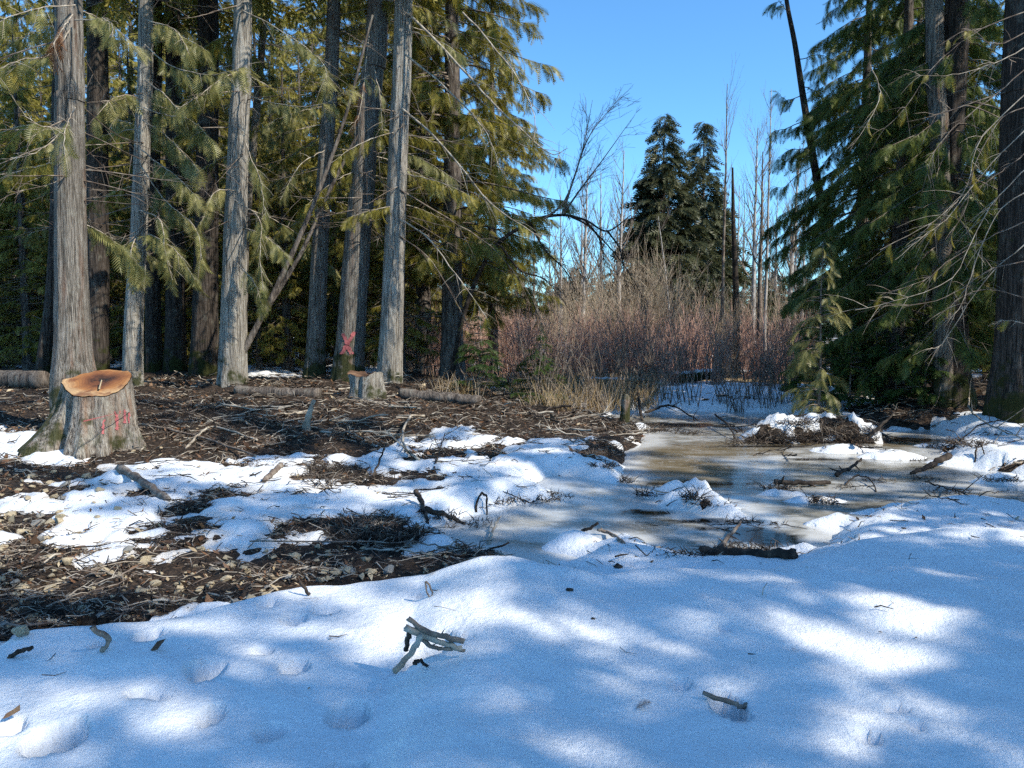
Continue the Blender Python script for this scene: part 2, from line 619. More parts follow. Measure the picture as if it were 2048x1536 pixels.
# ------------------------------------------------------------------ the lie of the land (plan coordinates, metres)
def plan(pts, z=-0.3):
    return [tuple(W(x, y, z)[:2]) for x, y in pts]


ICE = plan([(900, 1062), (960, 1032), (1060, 1014), (1130, 1000), (1125, 986), (1085, 968), (1130, 956), (1200, 968),
            (1258, 975), (1262, 945), (1272, 905), (1310, 888), (1300, 868), (1330, 858), (1260, 850), (1215, 832),
            (1330, 822), (1450, 824), (1560, 828), (1640, 850), (1750, 866), (1860, 862), (1900, 880), (1850, 905),
            (1930, 938), (2060, 955), (2330, 962), (2330, 1048), (2060, 1036), (1900, 1012), (1740, 1030), (1650, 1064),
            (1590, 1100), (1540, 1128), (1420, 1122), (1300, 1090), (1240, 1075), (1180, 1090), (1100, 1130),
            (1040, 1105), (960, 1088)])
ISLAND = plan([(1286, 990), (1330, 974), (1420, 992), (1500, 1022), (1545, 1048), (1470, 1044), (1380, 1034), (1300, 1012)])
BANK_L = plan([(-1500, 812), (-300, 850), (40, 856), (160, 905), (290, 925), (430, 926), (560, 915), (700, 905), (800, 872),
               (900, 860), (1010, 866), (1120, 866), (1225, 876), (1292, 878), (1296, 850), (1240, 832), (1180, 815), (1040, 800),
               (900, 770), (600, 745), (-200, 735), (-1500, 740)], -0.12)
GRAVEL = plan([(-900, 940), (-100, 935), (90, 930), (200, 948), (215, 985), (120, 1000), (40, 1012), (25, 1050), (90, 1070), (170, 1066),
               (210, 1088), (400, 1100), (560, 1092), (640, 1062), (760, 1040), (850, 1058), (875, 1082), (1000, 1080), (1060, 1096),
               (1010, 1130), (880, 1160), (660, 1190), (480, 1230), (270, 1280), (60, 1300), (-200, 1350), (-900, 1340)], -0.14)
BANK_R = plan([(1690, 848), (1760, 838), (1900, 838), (2048, 828), (2300, 832), (3200, 850), (3200, 752), (2300, 745), (1950, 752),
               (1800, 795), (1720, 818)], -0.12)
# bare clumps of debris lying in the snow: x, y, radius
BARE = [(*W(px, py, -0.12)[:2], r) for px, py, r in
        [(655, 945, 0.30), (745, 962, 0.32), (610, 905, 0.4), (380, 1012, 0.16), (270, 985, 0.22), (330, 918, 0.35), (1080, 870, 0.5),
         (1180, 885, 0.35), (1235, 900, 0.3), (560, 935, 0.2), (880, 905, 0.2), (440, 990, 0.12), (960, 900, 0.15), (1010, 890, 0.2), (280, 1010, 0.12)]]
# debris pile and snow mounds standing in the ice: x, y, radius x, radius y, height, snow depth
MOUNDS = []
for px, py, rx, ry, h, sn in [(1560, 876, 0.8, 0.6, 0.30, 0.05), (1640, 872, 1.05, 0.8, 0.38, 0.06), (1712, 876, 0.65, 0.6, 0.34, 0.05),
                              (1700, 900, 0.75, 0.42, 0.24, 0.12), (1780, 912, 0.6, 0.36, 0.16, 0.12),
                              (1990, 925, 1.1, 0.6, 0.20, 0.14), (1890, 890, 0.7, 0.3, 0.08, 0.08), (2040, 905, 0.9, 0.6, 0.26, 0.14), (2010, 962, 0.55, 0.3, 0.18, 0.12),
                              (1395, 998, 0.34, 0.22, 0.20, 0.02), (1320, 992, 0.25, 0.16, 0.15, 0.1), (1440, 1014, 0.3, 0.15, 0.12, 0.1),
                              (1560, 986, 0.45, 0.15, 0.12, 0.09), (1640, 1000, 0.5, 0.14, 0.10, 0.09),
                              (1150, 1092, 0.34, 0.26, 0.22, 0.16), (1240, 1105, 0.5, 0.22, 0.2, 0.14),
                              (1690, 1046, 0.5, 0.2, 0.14, 0.1), (1860, 1022, 1.1, 0.25, 0.14, 0.1), (1590, 1106, 0.4, 0.2, 0.12, 0.1),
                              (1560, 806, 1.2, 1.0, 0.3, 0.15), (1390, 788, 1.3, 0.7, 0.35, 0.2), (1340, 800, 0.8, 0.4, 0.12, 0.1)]:
    w = W(px, py, -0.28)
    MOUNDS.append((w[0], w[1], rx, ry, h, sn))
# foreground drift: crest line as plan points
_cr = [W(px, py, z) for px, py, z in [(-900, 1420, 0.0), (-200, 1330, 0.0), (0, 1296, 0.0), (60, 1262, 0.03), (250, 1246, 0.05), (400, 1222, 0.07), (480, 1200, 0.08),
                                      (560, 1176, 0.06), (850, 1150, 0.04), (900, 1130, 0.12), (960, 1112, 0.16), (1020, 1108, 0.17), (1100, 1128, 0.13),
                                      (1200, 1142, 0.09), (1300, 1128, 0.1), (1430, 1128, 0.09), (1560, 1134, 0.07), (1640, 1112, 0.09), (1720, 1078, 0.12),
                                      (1900, 1050, 0.13), (2048, 1062, 0.12), (2600, 1080, 0.1), (3600, 1100, 0.1)]]
CRX = np.array([c[0] for c in _cr])
CRY = np.array([c[1] for c in _cr])
CRZ = np.array([c[2] for c in _cr])
# hollows: footprints and melt pits in the drift: px, py, radius x, radius y, depth
HOLES = []
for px, py, rx, ry, dp in [(410, 1340, 0.10, 0.11, 0.12), (700, 1412, 0.10, 0.09, 0.09), (110, 1490, 0.13, 0.15, 0.14), (690, 1518, 0.10, 0.07, 0.10),
                           (300, 1285, 0.10, 0.08, 0.06), (525, 1300, 0.06, 0.06, 0.08), (425, 1425, 0.06, 0.09, 0.08), (540, 1450, 0.07, 0.07, 0.05),
                           (370, 1240, 0.10, 0.05, 0.05), (540, 1215, 0.08, 0.06, 0.04), (590, 1245, 0.08, 0.06, 0.05), (650, 1225, 0.09, 0.06, 0.04),
                           (860, 1318, 0.16, 0.13, 0.12), (815, 1330, 0.07, 0.07, 0.06), (1455, 1425, 0.10, 0.12, 0.10), (1480, 1448, 0.06, 0.05, 0.04),
                           (205, 1298, 0.05, 0.05, 0.08), (25, 1460, 0.07, 0.07, 0.06), (1360, 1385, 0.06, 0.05, 0.03), (1140, 1180, 0.05, 0.04, 0.02),
                           (850, 1190, 0.05, 0.05, 0.03), (930, 1315, 0.05, 0.04, 0.03), (300, 1400, 0.12, 0.05, 0.03), (590, 1330, 0.09, 0.08, 0.05),
                           (1740, 1480, 0.05, 0.05, 0.03), (1795, 1418, 0.06, 0.03, 0.02), (1450, 1272, 0.06, 0.03, 0.02), (1830, 1450, 0.04, 0.04, 0.02)]:
    w = W(px, py, 0.04)
    HOLES.append((w[0], w[1], rx * 0.8, ry * 0.8, dp * 0.9))


# litter heaped round the feet of the near trees: plan x, y, radius, height
FEET = [(P(px, 760, Y)[0], Y, r, h) for px, Y, r, h in [(150, 12.0, 0.7, 0.12), (196, 18.0, 0.6, 0.12), (264, 16.0, 0.5, 0.10), (308, 20.0, 0.5, 0.12), (350, 20.0, 0.6, 0.12), (408, 19.0, 0.7, 0.14), (465, 16.0, 0.6, 0.12),
                                                        (628, 17.5, 0.6, 0.12), (695, 17.0, 0.7, 0.14), (778, 16.5, 0.6, 0.12), (1905, 15.0, 0.8, 0.15), (2040, 13.0, 0.9, 0.16), (205, 10.6, 0.75, 0.06)]]


def fields(x, y):
    """ground height, snow height, ice distance for plan points"""
    x = np.asarray(x, float)
    y = np.asarray(y, float)
    sd = sdpoly(x, y, ICE) + 0.10 * fbm(x, y, 3, 1.7, 1) + 0.04 * fbm(x, y, 2, 7, 2)
    isl = sdpoly(x, y, ISLAND) + 0.08 * fbm(x, y, 3, 3, 8)
    sd = np.maximum(sd, -isl)
    bl = sdpoly(x, y, BANK_L)
    br = sdpoly(x, y, BANK_R)
    gv = sdpoly(x, y, GRAVEL)
    inb = np.maximum(-bl, 0)
    left_up = smooth(8.5, 17, y) * smooth(2.2, -3.0, x) * smooth(1.0, -1.5, bl) * 0.42
    right_up = smooth(0.4, -3.0, br) * 0.38
    far_up = smooth(26, 60, y) * 0.5
    g = -0.14 + 0.05 * fbm(x, y, 4, 0.6, 3) + 0.05 * fbm(x, y, 4, 2.6, 4) + left_up + right_up + far_up
    for fx, fy, fr, fh in FEET:
        g = g + fh * np.exp(-((x - fx) ** 2 + (y - fy) ** 2) / fr ** 2)
    rough = smooth(0.2, -0.5, np.minimum(bl, np.minimum(br, gv)))
    g = g + rough * (0.05 * fbm(x, y, 4, 5.0, 6) + 0.03 * fbm(x, y, 3, 14.0, 7))
    bed = -0.5
    k = smooth(-0.25, 0.55, sd)
    g = bed + (g - bed) * k
    mound = np.zeros_like(x)
    msn = np.zeros_like(x)
    pile = np.zeros_like(x)
    back = np.zeros_like(x)
    for mx, my, rx, ry, h, sn in MOUNDS:
        rx = rx * (1.25 if sn >= 0.07 else 1.0)
        e = np.exp(-(((x - mx) / rx) ** 2 + ((y - my) / ry) ** 2) * 1.4)
        mound = np.maximum(mound, e * (h * (1.0 if sn < 0.07 else 0.38) + 0.2))
        if sn < 0.07:
            pile = np.maximum(pile, e)
            back = np.where(e > 0.05, np.maximum(back, e * (0.4 + (y - my) / ry)), back)
        msn = np.maximum(msn, (e > 0.25) * sn * smooth(0.25, 0.6, e))
    inm = smooth(0.10, 0.26, mound)
    g = np.maximum(g, -0.5 + mound + inm * ((0.02 + 0.13 * pile) * fbm(x, y, 4, 3.2, 9) + (0.02 + 0.09 * pile) * fbm(x, y, 3, 9, 10)))
    # snow cover
    q = np.minimum(np.minimum(bl, gv * 0.55 + 0.02), br)
    for cx, cy, r in BARE:
        q = np.minimum(q, np.hypot(x - cx, y - cy) - r)
    nz = 0.60 * fbm(x, y, 4, 1.3, 12) + 0.40 * fbm(x, y, 3, 5.0, 13) - 0.9 * smooth(0.22, 0.5, fbm(x, y, 3, 2.3, 22))
    q = q + nz
    far = smooth(17.5, 20, y)
    q = q * (1 - far) + far * (0.9 * fbm(x, y, 3, 0.35, 21) + nz * 0.5 - 0.10)
    q = np.minimum(q, (sd + 0.04) * 1.2)
    qm = np.where(msn > 0, msn * 4 - 0.12 + (0.9 * fbm(x, y, 3, 3.0, 14) + 0.9 * back - 0.12) * (msn < 0.07) + 0.45 * fbm(x, y, 4, 5.0, 15), -1)
    q = np.maximum(q, np.where(msn > 0.01, qm, -1))
    q = np.where((msn > 0) & (msn < 0.06), np.minimum(q, qm), q)
    s = g + np.clip(np.where(q > 0, q * 0.16, q * 0.30), -0.06, 0.06) + 0.035 * fbm(x, y, 4, 1.8, 16)
    # foreground drift
    yc = np.interp(x, CRX, CRY) + 0.10 * fbm(x, y, 2, 0.8, 17)
    zc = np.interp(x, CRX, CRZ)
    t = y - yc
    drift = zc - 0.03 * np.clip(-t, 0, 3) * 0.6 + 0.055 * fbm(x, y, 3, 0.75, 18) * smooth(0.2, -0.6, t) + 0.030 * fbm(x * 0.7, y * 1.3, 3, 2.0, 19) + 0.016 * fbm(x, y, 3, 4.5, 24)
    drift = drift - 0.62 * smooth(-0.12, 1.15, t) ** 1.0 - 0.4 * smooth(0.9, 1.6, t)
    for hx, hy, rx, ry, dp in HOLES:
        e = ((x - hx) / rx) ** 2 + ((y - hy) / ry) ** 2
        drift = drift - dp * 1.35 * smooth(1.08, 0.76, e * (1 + 0.5 * fbm(x, y, 2, 9.0, 23)))
    g = np.where(t < 0.6, np.minimum(g, np.maximum(drift - 0.1, -0.45)), g)
    s = np.maximum(s, drift)
    return g, s, sd, gv, bl, drift


ICE_Z = -0.30



def look(x, y):
    """ground, snow and ice distance read off the grid"""
    x = np.asarray(x, float)
    y = np.asarray(y, float)
    r = np.clip(np.log(np.maximum(y, 1.001)) / math.log(75.0) * (NR - 1), 0, NR - 1.001)
    c = np.clip((x / (0.95 * y + 3.0) + 1) * 0.5 * (NC - 1), 0, NC - 1.001)
    i, j = r.astype(int), c.astype(int)
    fr, fc = r - i, c - j
    out = []
    for A in GRIDS:
        out.append((A[i, j] * (1 - fc) + A[i, j + 1] * fc) * (1 - fr) + (A[i + 1, j] * (1 - fc) + A[i + 1, j + 1] * fc) * fr)
    return out


def top(x, y):
    g, s, sd = look(np.atleast_1d(x), np.atleast_1d(y))
    return float(np.maximum(np.maximum(g, s), ICE_Z)[0])


def on(px, py, lift=0.0):
    """where the line of sight through a pixel meets the land"""
    d = ray(px, py)
    t = np.concatenate([np.arange(1.6, 12, 0.02), np.arange(12, 70, 0.06)])
    pts = np.array([0, 0, CAMZ]) + d[None] * t[:, None]
    g, s, _ = look(pts[:, 0], pts[:, 1])
    z = np.maximum(np.maximum(g, s), ICE_Z)
    b = np.nonzero(pts[:, 2] <= z)[0]
    if len(b) == 0:
        return pts[-1]
    p = pts[b[0]].copy()
    p[2] = z[b[0]] + lift
    return p


# one fan shaped grid carries ground, snow and ice
NR, NC = 460, 660
yr = 1.0 * (75.0 / 1.0) ** (np.linspace(0, 1, NR))
uc = np.linspace(-1, 1, NC)
GX = uc[None, :] * (0.95 * yr[:, None] + 3.0)
GY = np.repeat(yr[:, None], NC, 1)
g_, s_, sd_g, gv_g, bl_g, dr_g = fields(GX.ravel(), GY.ravel())
GXf, GYf = GX.ravel(), GY.ravel()
GRIDS = [q.reshape(NR, NC) for q in (g_, s_, sd_g)]
ii = (np.arange(NR - 1)[:, None] * NC + np.arange(NC - 1)[None, :])
QG = np.stack([ii, ii + 1, ii + NC + 1, ii + NC], -1).reshape(-1, 4)


def sheet(name, z, keep, mats, attrs):
    used = np.zeros(NR * NC, bool)
    Q = QG[keep[QG].any(1)]
    used[Q.ravel()] = True
    remap = -np.ones(NR * NC, int)
    remap[used] = np.arange(used.sum())
    V = np.stack([GXf, GYf, z], 1)[used]
    me = mesh_from(name, V, remap[Q], None, True, mats)
    for an, av in attrs.items():
        a = me.attributes.new(an, 'FLOAT', 'POINT')
        a.data.foreach_set("value", av[used].astype(np.float32))
    return obj(name, me)


straw = smooth(15.5, 19, GYf) * smooth(-2.5, 0.5, GXf) * smooth(9, 6, GXf / np.maximum(GYf, 1) * 18)
gnd = sheet("ground", g_, g_ > s_ - 0.07, [M["ground"]], {"straw": straw})
kind(gnd, "structure", "dark forest floor of soil and litter")
thin = smooth(0.05, 0.005, s_ - g_) * 0.45 * (dr_g < g_) + 0.5 * smooth(0.35, 0.0, np.abs(gv_g)) * (GYf > 5.3) * (dr_g < g_ + 0.03) * smooth(0.0, 0.3, fbm(GXf, GYf, 3, 1.3, 31) + 0.1)
snw = sheet("snow", s_, s_ > np.maximum(g_, ICE_Z) - 0.03, [M["snow"]], {"dirty": np.clip(thin, 0, 0.7)})
kind(snw, "structure", "snow cover lying over the ground and bank")


def blob(px, py, rx, ry, seed, z=ICE_Z):
    w = W(px, py, z)
    e = np.sqrt(((GXf - w[0]) / rx) ** 2 + ((GYf - w[1]) / ry) ** 2) + 0.35 * fbm(GXf, GYf, 3, 2.0 / max(ry, 0.3), seed)
    return smooth(1.1, 0.8, e)


amber = np.maximum.reduce([blob(1420, 902, 1.1, 0.8, 41), blob(1380, 940, 0.8, 0.7, 42), blob(1400, 967, 0.8, 0.32, 43), blob(1540, 886, 1.0, 0.3, 44),
                           blob(1330, 915, 0.5, 0.5, 45), blob(1810, 885, 0.8, 0.6, 46)]) * 0.65
openw = np.maximum.reduce([blob(1400, 968, 0.75, 0.13, 51), blob(1530, 1075, 0.38, 0.30, 52), blob(1420, 1042, 0.55, 0.10, 53), blob(1300, 1025, 0.3, 0.12, 54),
                           blob(1520, 893, 0.8, 0.13, 55), blob(1340, 850, 1.3, 0.4, 56), blob(1640, 918, 0.6, 0.12, 57), blob(1820, 880, 0.5, 0.3, 58), blob(1470, 1058, 0.4, 0.1, 59)])
frost = np.maximum(smooth(-0.32, -0.02, sd_g) * 0.8, np.maximum.reduce([blob(1060, 1066, 0.75, 0.22, 61), blob(1180, 1075, 0.8, 0.16, 62), blob(1480, 915, 0.9, 0.18, 63), blob(1900, 975, 1.4, 0.25, 64)]) * 0.7)
frost = frost * (1 - openw) * (1 - amber * 0.8)
icez = np.full(NR * NC, ICE_Z) + 0.006 * fbm(GXf, GYf, 2, 1.2, 66) * (1 - openw)
ice = sheet("ice", icez, (sd_g < 0.35) & (np.maximum(g_, s_) < ICE_Z + 0.05), [M["ice"]], {"amber": amber, "open_water": openw, "frost": frost})
kind(ice, "structure", "grey brown pond ice with open water")

# far land out to the horizon
a_ = np.linspace(0, 2 * math.pi, 49)[:-1]
rr_ = np.array([70.0, 300.0, 2500.0])
Vf = np.array([[r * math.cos(a), r * math.sin(a) + 0.0, -0.02] for r in rr_ for a in a_])
Qf = []
for r in range(2):
    for k in range(48):
        k2 = (k + 1) % 48
        Qf.append([r * 48 + k, r * 48 + k2, (r + 1) * 48 + k2, (r + 1) * 48 + k])
Vc = np.vstack([Vf, [[0, 0, -0.55]]])
Vc[:48, 2] = -0.55
Tc = [[96 + 48, k, (k + 1) % 48] for k in range(48)]
far = obj("terrain", mesh_from("terrain", Vc, Qf, Tc, True, [M["ground"]]))
kind(far, "structure", "forest floor running on beyond the clearing")

# ------------------------------------------------------------------ foliage
def frond_template(n=9, droop=0.35, wide=0.36, width=0.055, curl=0.0):
    """a flat fern like spray along +x, one triangle for each side shoot"""
    V, T = [], []
    L = lambda s: np.array([s, 0, -droop * s * s])
    for k in range(n):
        s = 0.08 + 0.88 * k / (n - 1)
        ln = wide * (math.sin(math.pi * (0.18 + 0.76 * s)) ** 0.8)
        for side in (-1, 1):
            b0 = L(s - width * 0.6)
            b1 = L(s + width * 0.6)
            tip = L(s) + np.array([ln * 0.75, side * ln * 0.8, -0.14 * ln - curl * ln])
            i = len(V)
            V += [b0, b1, tip]
            T.append([i, i + 1, i + 2] if side > 0 else [i + 1, i, i + 2])
    i = len(V)
    V += [L(0) + [0, -0.008, 0], L(0) + [0, 0.008, 0], L(0.5), L(0.85) + [0, -width * 0.6, 0], L(0.85) + [0, width * 0.6, 0], L(1.12)]
    T += [[i, i + 1, i + 2], [i + 3, i + 4, i + 5]]
    return np.array(V), np.array(T)


FR_FINE = frond_template(11, 0.45, 0.36, 0.05)
FR_MED = frond_template(6, 0.4, 0.40, 0.10)
FR_COARSE = frond_template(4, 0.35, 0.46, 0.17)


def place_fronds(tpl, pos, dirv, nrm, sc):
    TV, TT = tpl
    x = norm(dirv)
    y = norm(np.cross(nrm, x))
    z = np.cross(x, y)
    B = np.stack([x, y, z], 1)                       # N,3,3 rows are axes
    V = np.einsum('vk,nkj->nvj', TV, B) * sc[:, None, None] + pos[:, None, :]
    T = (TT[None] + (np.arange(len(pos)) * len(TV))[:, None, None]).reshape(-1, 3)
    return V.reshape(-1, 3), T


def cedar(seed, H=18.0, z0=1.2, Rad=3.2, nb=150, fl=0.55, per=9.0, tpl=FR_MED, slope=0.12, droop=0.75, up=0.42, nbare=30, bare_z=(0.5, 4), bare_len=(1.0, 2.8),
          leaf="leaf", shape=0.8, inner=0.25, spread=0.5, hang=0.55):
    """crown of one conifer: branch wood (material 0) and sprays (material 1)"""
    g = np.random.default_rng(seed)
    mb = MB()
    u = g.random(nb) ** 1.0
    z = z0 + (H - z0) * u
    az = np.arange(nb) * 2.39996 + g.normal(0, 0.35, nb)
    L = Rad * np.clip((1 - u) ** shape, 0.07, 1) * g.uniform(0.65, 1.15, nb) * np.clip(0.65 + u * 2.2, 0, 1)
    n = 9
    s = np.linspace(0, 1, n)
    dh = slope * s[None] + g.normal(0, 0.06, (nb, 1)) * s - droop * s[None] ** 2 + up * s[None] ** 3
    wig = g.normal(0, 0.05, (nb, 1)) * np.sin(s * 5)[None]
    a = az[:, None] + wig
    PT = np.stack([np.cos(a) * L[:, None] * s, np.sin(a) * L[:, None] * s, z[:, None] + dh * L[:, None]], -1)
    rad = (0.010 + 0.009 * L)[:, None] * (1 - 0.88 * s)[None]
    mb.add(*tubes(PT, rad, 3), m=0)
    cnt = np.maximum((L * per).astype(int), 3)
    bi = np.repeat(np.arange(nb), cnt)
    ss = inner + (1 - inner) * g.random(len(bi)) ** 0.75
    f = ss * (n - 1)
    i0 = np.minimum(f.astype(int), n - 2)
    w = (f - i0)[:, None]
    pos = PT[bi, i0] * (1 - w) + PT[bi, i0 + 1] * w
    tan = norm(PT[bi, i0 + 1] - PT[bi, i0])
    side = np.where(g.random(len(bi)) < 0.5, -1, 1) * g.uniform(0.2, 1.15, len(bi)) * (1.15 - 0.6 * ss)
    ca, sa = np.cos(side), np.sin(side)
    d = np.stack([tan[:, 0] * ca - tan[:, 1] * sa, tan[:, 0] * sa + tan[:, 1] * ca, tan[:, 2] - g.uniform(0.0, 2 * hang, len(bi))], -1)
    nrm = np.stack([g.normal(0, spread, len(bi)), g.normal(0, spread, len(bi)), np.ones(len(bi))], -1)
    sc = fl * g.uniform(0.55, 1.3, len(bi)) * (0.7 + 0.3 * np.minimum(L[bi] / Rad * 2, 1))
    V, T = place_fronds(tpl, pos, d, nrm, sc)
    mb.add(V, None, T, m=1)
    if nbare:
        zb = g.uniform(*bare_z, nbare)
        ab = g.uniform(0, 6.283, nbare)
        Lb = g.uniform(*bare_len, nbare)
        sl = g.uniform(-0.5, 0.1, (nbare, 1))
        dz = sl * s - 0.35 * s ** 2 + 0.25 * s ** 3
        aa = ab[:, None] + g.normal(0, 0.12, (nbare, 1)) * np.sin(s * 4)
        PB = np.stack([np.cos(aa) * Lb[:, None] * s, np.sin(aa) * Lb[:, None] * s, zb[:, None] + dz * Lb[:, None]], -1)
        mb.add(*tubes(PB, (0.006 + 0.005 * Lb)[:, None] * (1 - 0.85 * s), 3), m=0)
        # side twigs
        k = 4
        bi = np.repeat(np.arange(nbare), k)
        si = g.integers(3, n - 1, len(bi))
        p0 = PB[bi, si]
        dd = norm(PB[bi, si] - PB[bi, si - 1] + g.normal(0, 0.5, (len(bi), 3)) * 0.22)
        dd = norm(dd + g.normal(0, 0.45, dd.shape))
        ln = (Lb[bi] * g.uniform(0.12, 0.35, len(bi)))[:, None, None]
        t3 = np.linspace(0, 1, 3)[None, :, None]
        PTW = p0[:, None] + dd[:, None] * ln * t3 + np.array([0, 0, -0.2]) * ln * t3 ** 2
        mb.add(*tubes(PTW, np.array([[0.005, 0.004, 0.0015]]) * np.ones((len(bi), 1)), 3), m=0)
    return mb.mesh("crown", [M["twig"], M[leaf]], False)


def trunk_mesh(ctrl, matname, sides=44, rings=60, ridge=0.05, flare=0.18, flare_h=0.55, lobes=5, seed=0, extra=None):
    """ctrl rows: x, y, z, radius. Bark ridges run up the stem and the foot spreads into root lobes"""
    c = spline(np.asarray(ctrl, float), rings)
    # denser rings near the foot
    th = np.arange(sides) * 2 * math.pi / sides
    z0 = c[0, 2]
    zz = c[:, 2] - z0
    g = np.random.default_rng(seed)
    ph = g.uniform(0, 6.28, 4)
    ang = th[None, :]
    fl = np.exp(-zz / flare_h)[:, None]
    lob = 1 + flare * fl * (0.75 + 0.45 * np.cos(lobes * ang + ph[0]) + 0.3 * np.cos((lobes - 2) * ang + ph[1]))
    rn = (fbm(np.cos(ang) * 3.5 + np.zeros((rings, 1)) + np.sin(ang) * 2.1, zz[:, None] * 0.55 + np.sin(ang) * 3.5, 3, 2.0, seed)
          + 0.35 * np.sin(ang * 17 + 3.0 * fbm(zz[:, None] * 0.9 + 0 * ang, ang * 1.5 + seed, 2, 1, seed + 3)) + 0.5 * np.sin(ang * 9 + 2.5 * fbm(zz[:, None] * 0.5 + 0 * ang, ang * 0 + seed, 2, 1, seed)))
    rad = c[:, 3:4] * lob * (1 + ridge * rn)
    V = np.stack([c[:, 0:1] + np.cos(ang) * rad, c[:, 1:2] + np.sin(ang) * rad, np.repeat(c[:, 2:3], sides, 1)], -1).reshape(-1, 3)
    i = np.arange(rings - 1)[:, None] * sides
    j = np.arange(sides)[None]
    j2 = (j + 1) % sides
    Q = np.stack([i + j, i + j2, i + sides + j2, i + sides + j], -1).reshape(-1, 4)
    return mesh_from("trunk", V, Q, None, True, [M[matname]])


def px_trunk(root, pts, Y, matname, topz=None, seed=0, **kw):
    """trunk of a tree from photographed centre line points (px, py, width px) at distance Y; root carries the foot"""
    base = np.array(root.location)
    rows = []
    for px, py, w in pts:
        p = P(px, py, Y)
        rows.append([*(p - base), 0.5 * w / FPX * Y])
    rows = np.array(rows)
    if topz is not None:
        d = rows[-1] - rows[-2]
        k = (topz - rows[-1, 2]) / max(d[2], 0.1)
        rows = np.vstack([rows, [rows[-1, 0] + d[0] * k * 0.6, rows[-1, 1], topz, max(rows[-1, 3] * 0.35, 0.04)]])
    # foot a little under ground
    z0 = -0.25
    f = rows[0].copy()
    f[2] = z0
    if rows[0, 2] > 0.05:
        rows = np.vstack([f, rows])
    else:
        rows[0, 2] = z0
    return obj("trunk", trunk_mesh(rows, matname, seed=seed, **kw), root)


def limb_along(pts, r0, r1, root, matname="twig", sides=5, n=14, name="limb", wob=0.0, seed=0):
    """one limb through world points, given relative to its tree"""
    base = np.array(root.location) if root is not None else np.zeros(3)
    c = spline(np.asarray(pts, float), n) - base
    if wob:
        gg = np.random.default_rng(seed)
        c[1:-1] += gg.normal(0, wob, (n - 2, 3))
    r = r0 + (r1 - r0) * np.linspace(0, 1, n) ** 0.8
    V, Q = tubes(c[None], r[None], sides)
    return V, Q, c


# ---------- crown variants
CV = {}
for k in range(5):
    CV["back%d" % k] = cedar(100 + k, H=17 + 2 * k, z0=0.9 + 0.4 * (k % 3), Rad=3.0 + 0.3 * k, nb=185, fl=0.36, per=21, tpl=FR_MED, nbare=60, bare_z=(0.4, 6), bare_len=(1.2, 3.4), hang=0.7, spread=0.7)
CV["edge"] = cedar(119, H=19, z0=3.0, Rad=3.5, nb=180, fl=0.42, per=17, tpl=FR_FINE, nbare=46, bare_z=(0.4, 6), bare_len=(1.2, 3.2), hang=0.8, spread=0.8)
for k in range(3):
    CV["high%d" % k] = cedar(130 + k, H=22, z0=8.6, Rad=2.6, nb=80, fl=0.6, per=7, tpl=FR_MED, nbare=26, bare_z=(3, 9), bare_len=(0.8, 2.4), leaf="leaf")
for k in range(2):
    CV["deep%d" % k] = cedar(150 + k, H=21, z0=1.3, Rad=3.3, nb=230, fl=0.42, per=22, tpl=FR_FINE, nbare=30, bare_z=(0.8, 4), bare_len=(1.0, 2.6), leaf="leaf_shaded",
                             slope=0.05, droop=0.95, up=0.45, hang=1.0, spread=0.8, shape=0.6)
for k in range(2):
    CV["spruce%d" % k] = cedar(170 + k, H=16.0, z0=0.6, Rad=4.0, nb=420 - 60 * k, fl=0.85, per=10, tpl=FR_MED, nbare=0, leaf="leaf_spruce", slope=0.1, droop=0.55, up=0.35, shape=0.95, hang=0.25, spread=0.9)
for k in range(2):
    CV["fir%d" % k] = cedar(190 + k, H=1.7, z0=0.1, Rad=0.75, nb=60, fl=0.2, per=24, tpl=FR_MED, nbare=0, leaf="leaf_fir", slope=0.15, droop=0.2, up=0.1, shape=0.9, hang=0.1, spread=0.3)
CV["young"] = cedar(197, H=3.4, z0=0.3, Rad=0.75, nb=70, fl=0.27, per=14, tpl=FR_FINE, nbare=0, leaf="leaf_lit", slope=0.35, droop=0.5, up=0.1, shape=0.8, hang=0.35)

TR = {}
for k in range(3):
    r0 = 0.22 + 0.05 * k
    TR["back%d" % k] = trunk_mesh([(0, 0, -0.3, r0), (0.03, 0.02, 2, r0 * 0.85), (0.08 * (k - 1), 0, 8, r0 * 0.6), (0, 0, 18, r0 * 0.12)], "bark_far", 14, 26, 0.05, 0.5, 0.5, 4, 40 + k)


def tree_copy(name, crown, trunk, x, y, rz, sc, label, cat, group, z=None):
    t = thing(name, label, cat, (x, y, top(x, y) if z is None else z), rz, group)
    t.scale = (sc, sc, sc)
    if trunk is not None:
        obj("trunk", trunk, t)
    obj("crown", crown, t)
    return t


# ------------------------------------------------------------------ the standing trees on the near bank
def standing(name, label, px, py, Y, pts, matname, crown=None, topz=20.0, seed=0, crz=0.0, cs=1.0, **kw):
    p = P(px, py, Y)
    z = top(p[0], Y)
    t = thing(name, label, "tree", (p[0], Y, z), 0)
    px_trunk(t, pts, Y, matname, topz, seed, **kw)
    if crown is not None:
        c = obj("crown", crown, t)
        c.rotation_euler = (0, 0, crz)
        # follow the lean of the stem
        d = P(pts[-1][0], pts[-1][1], Y) - P(pts[0][0], pts[0][1], Y)
        c.location = (d[0] * 0.9, 0, 0)
        c.scale = (cs, cs, cs)
    return t


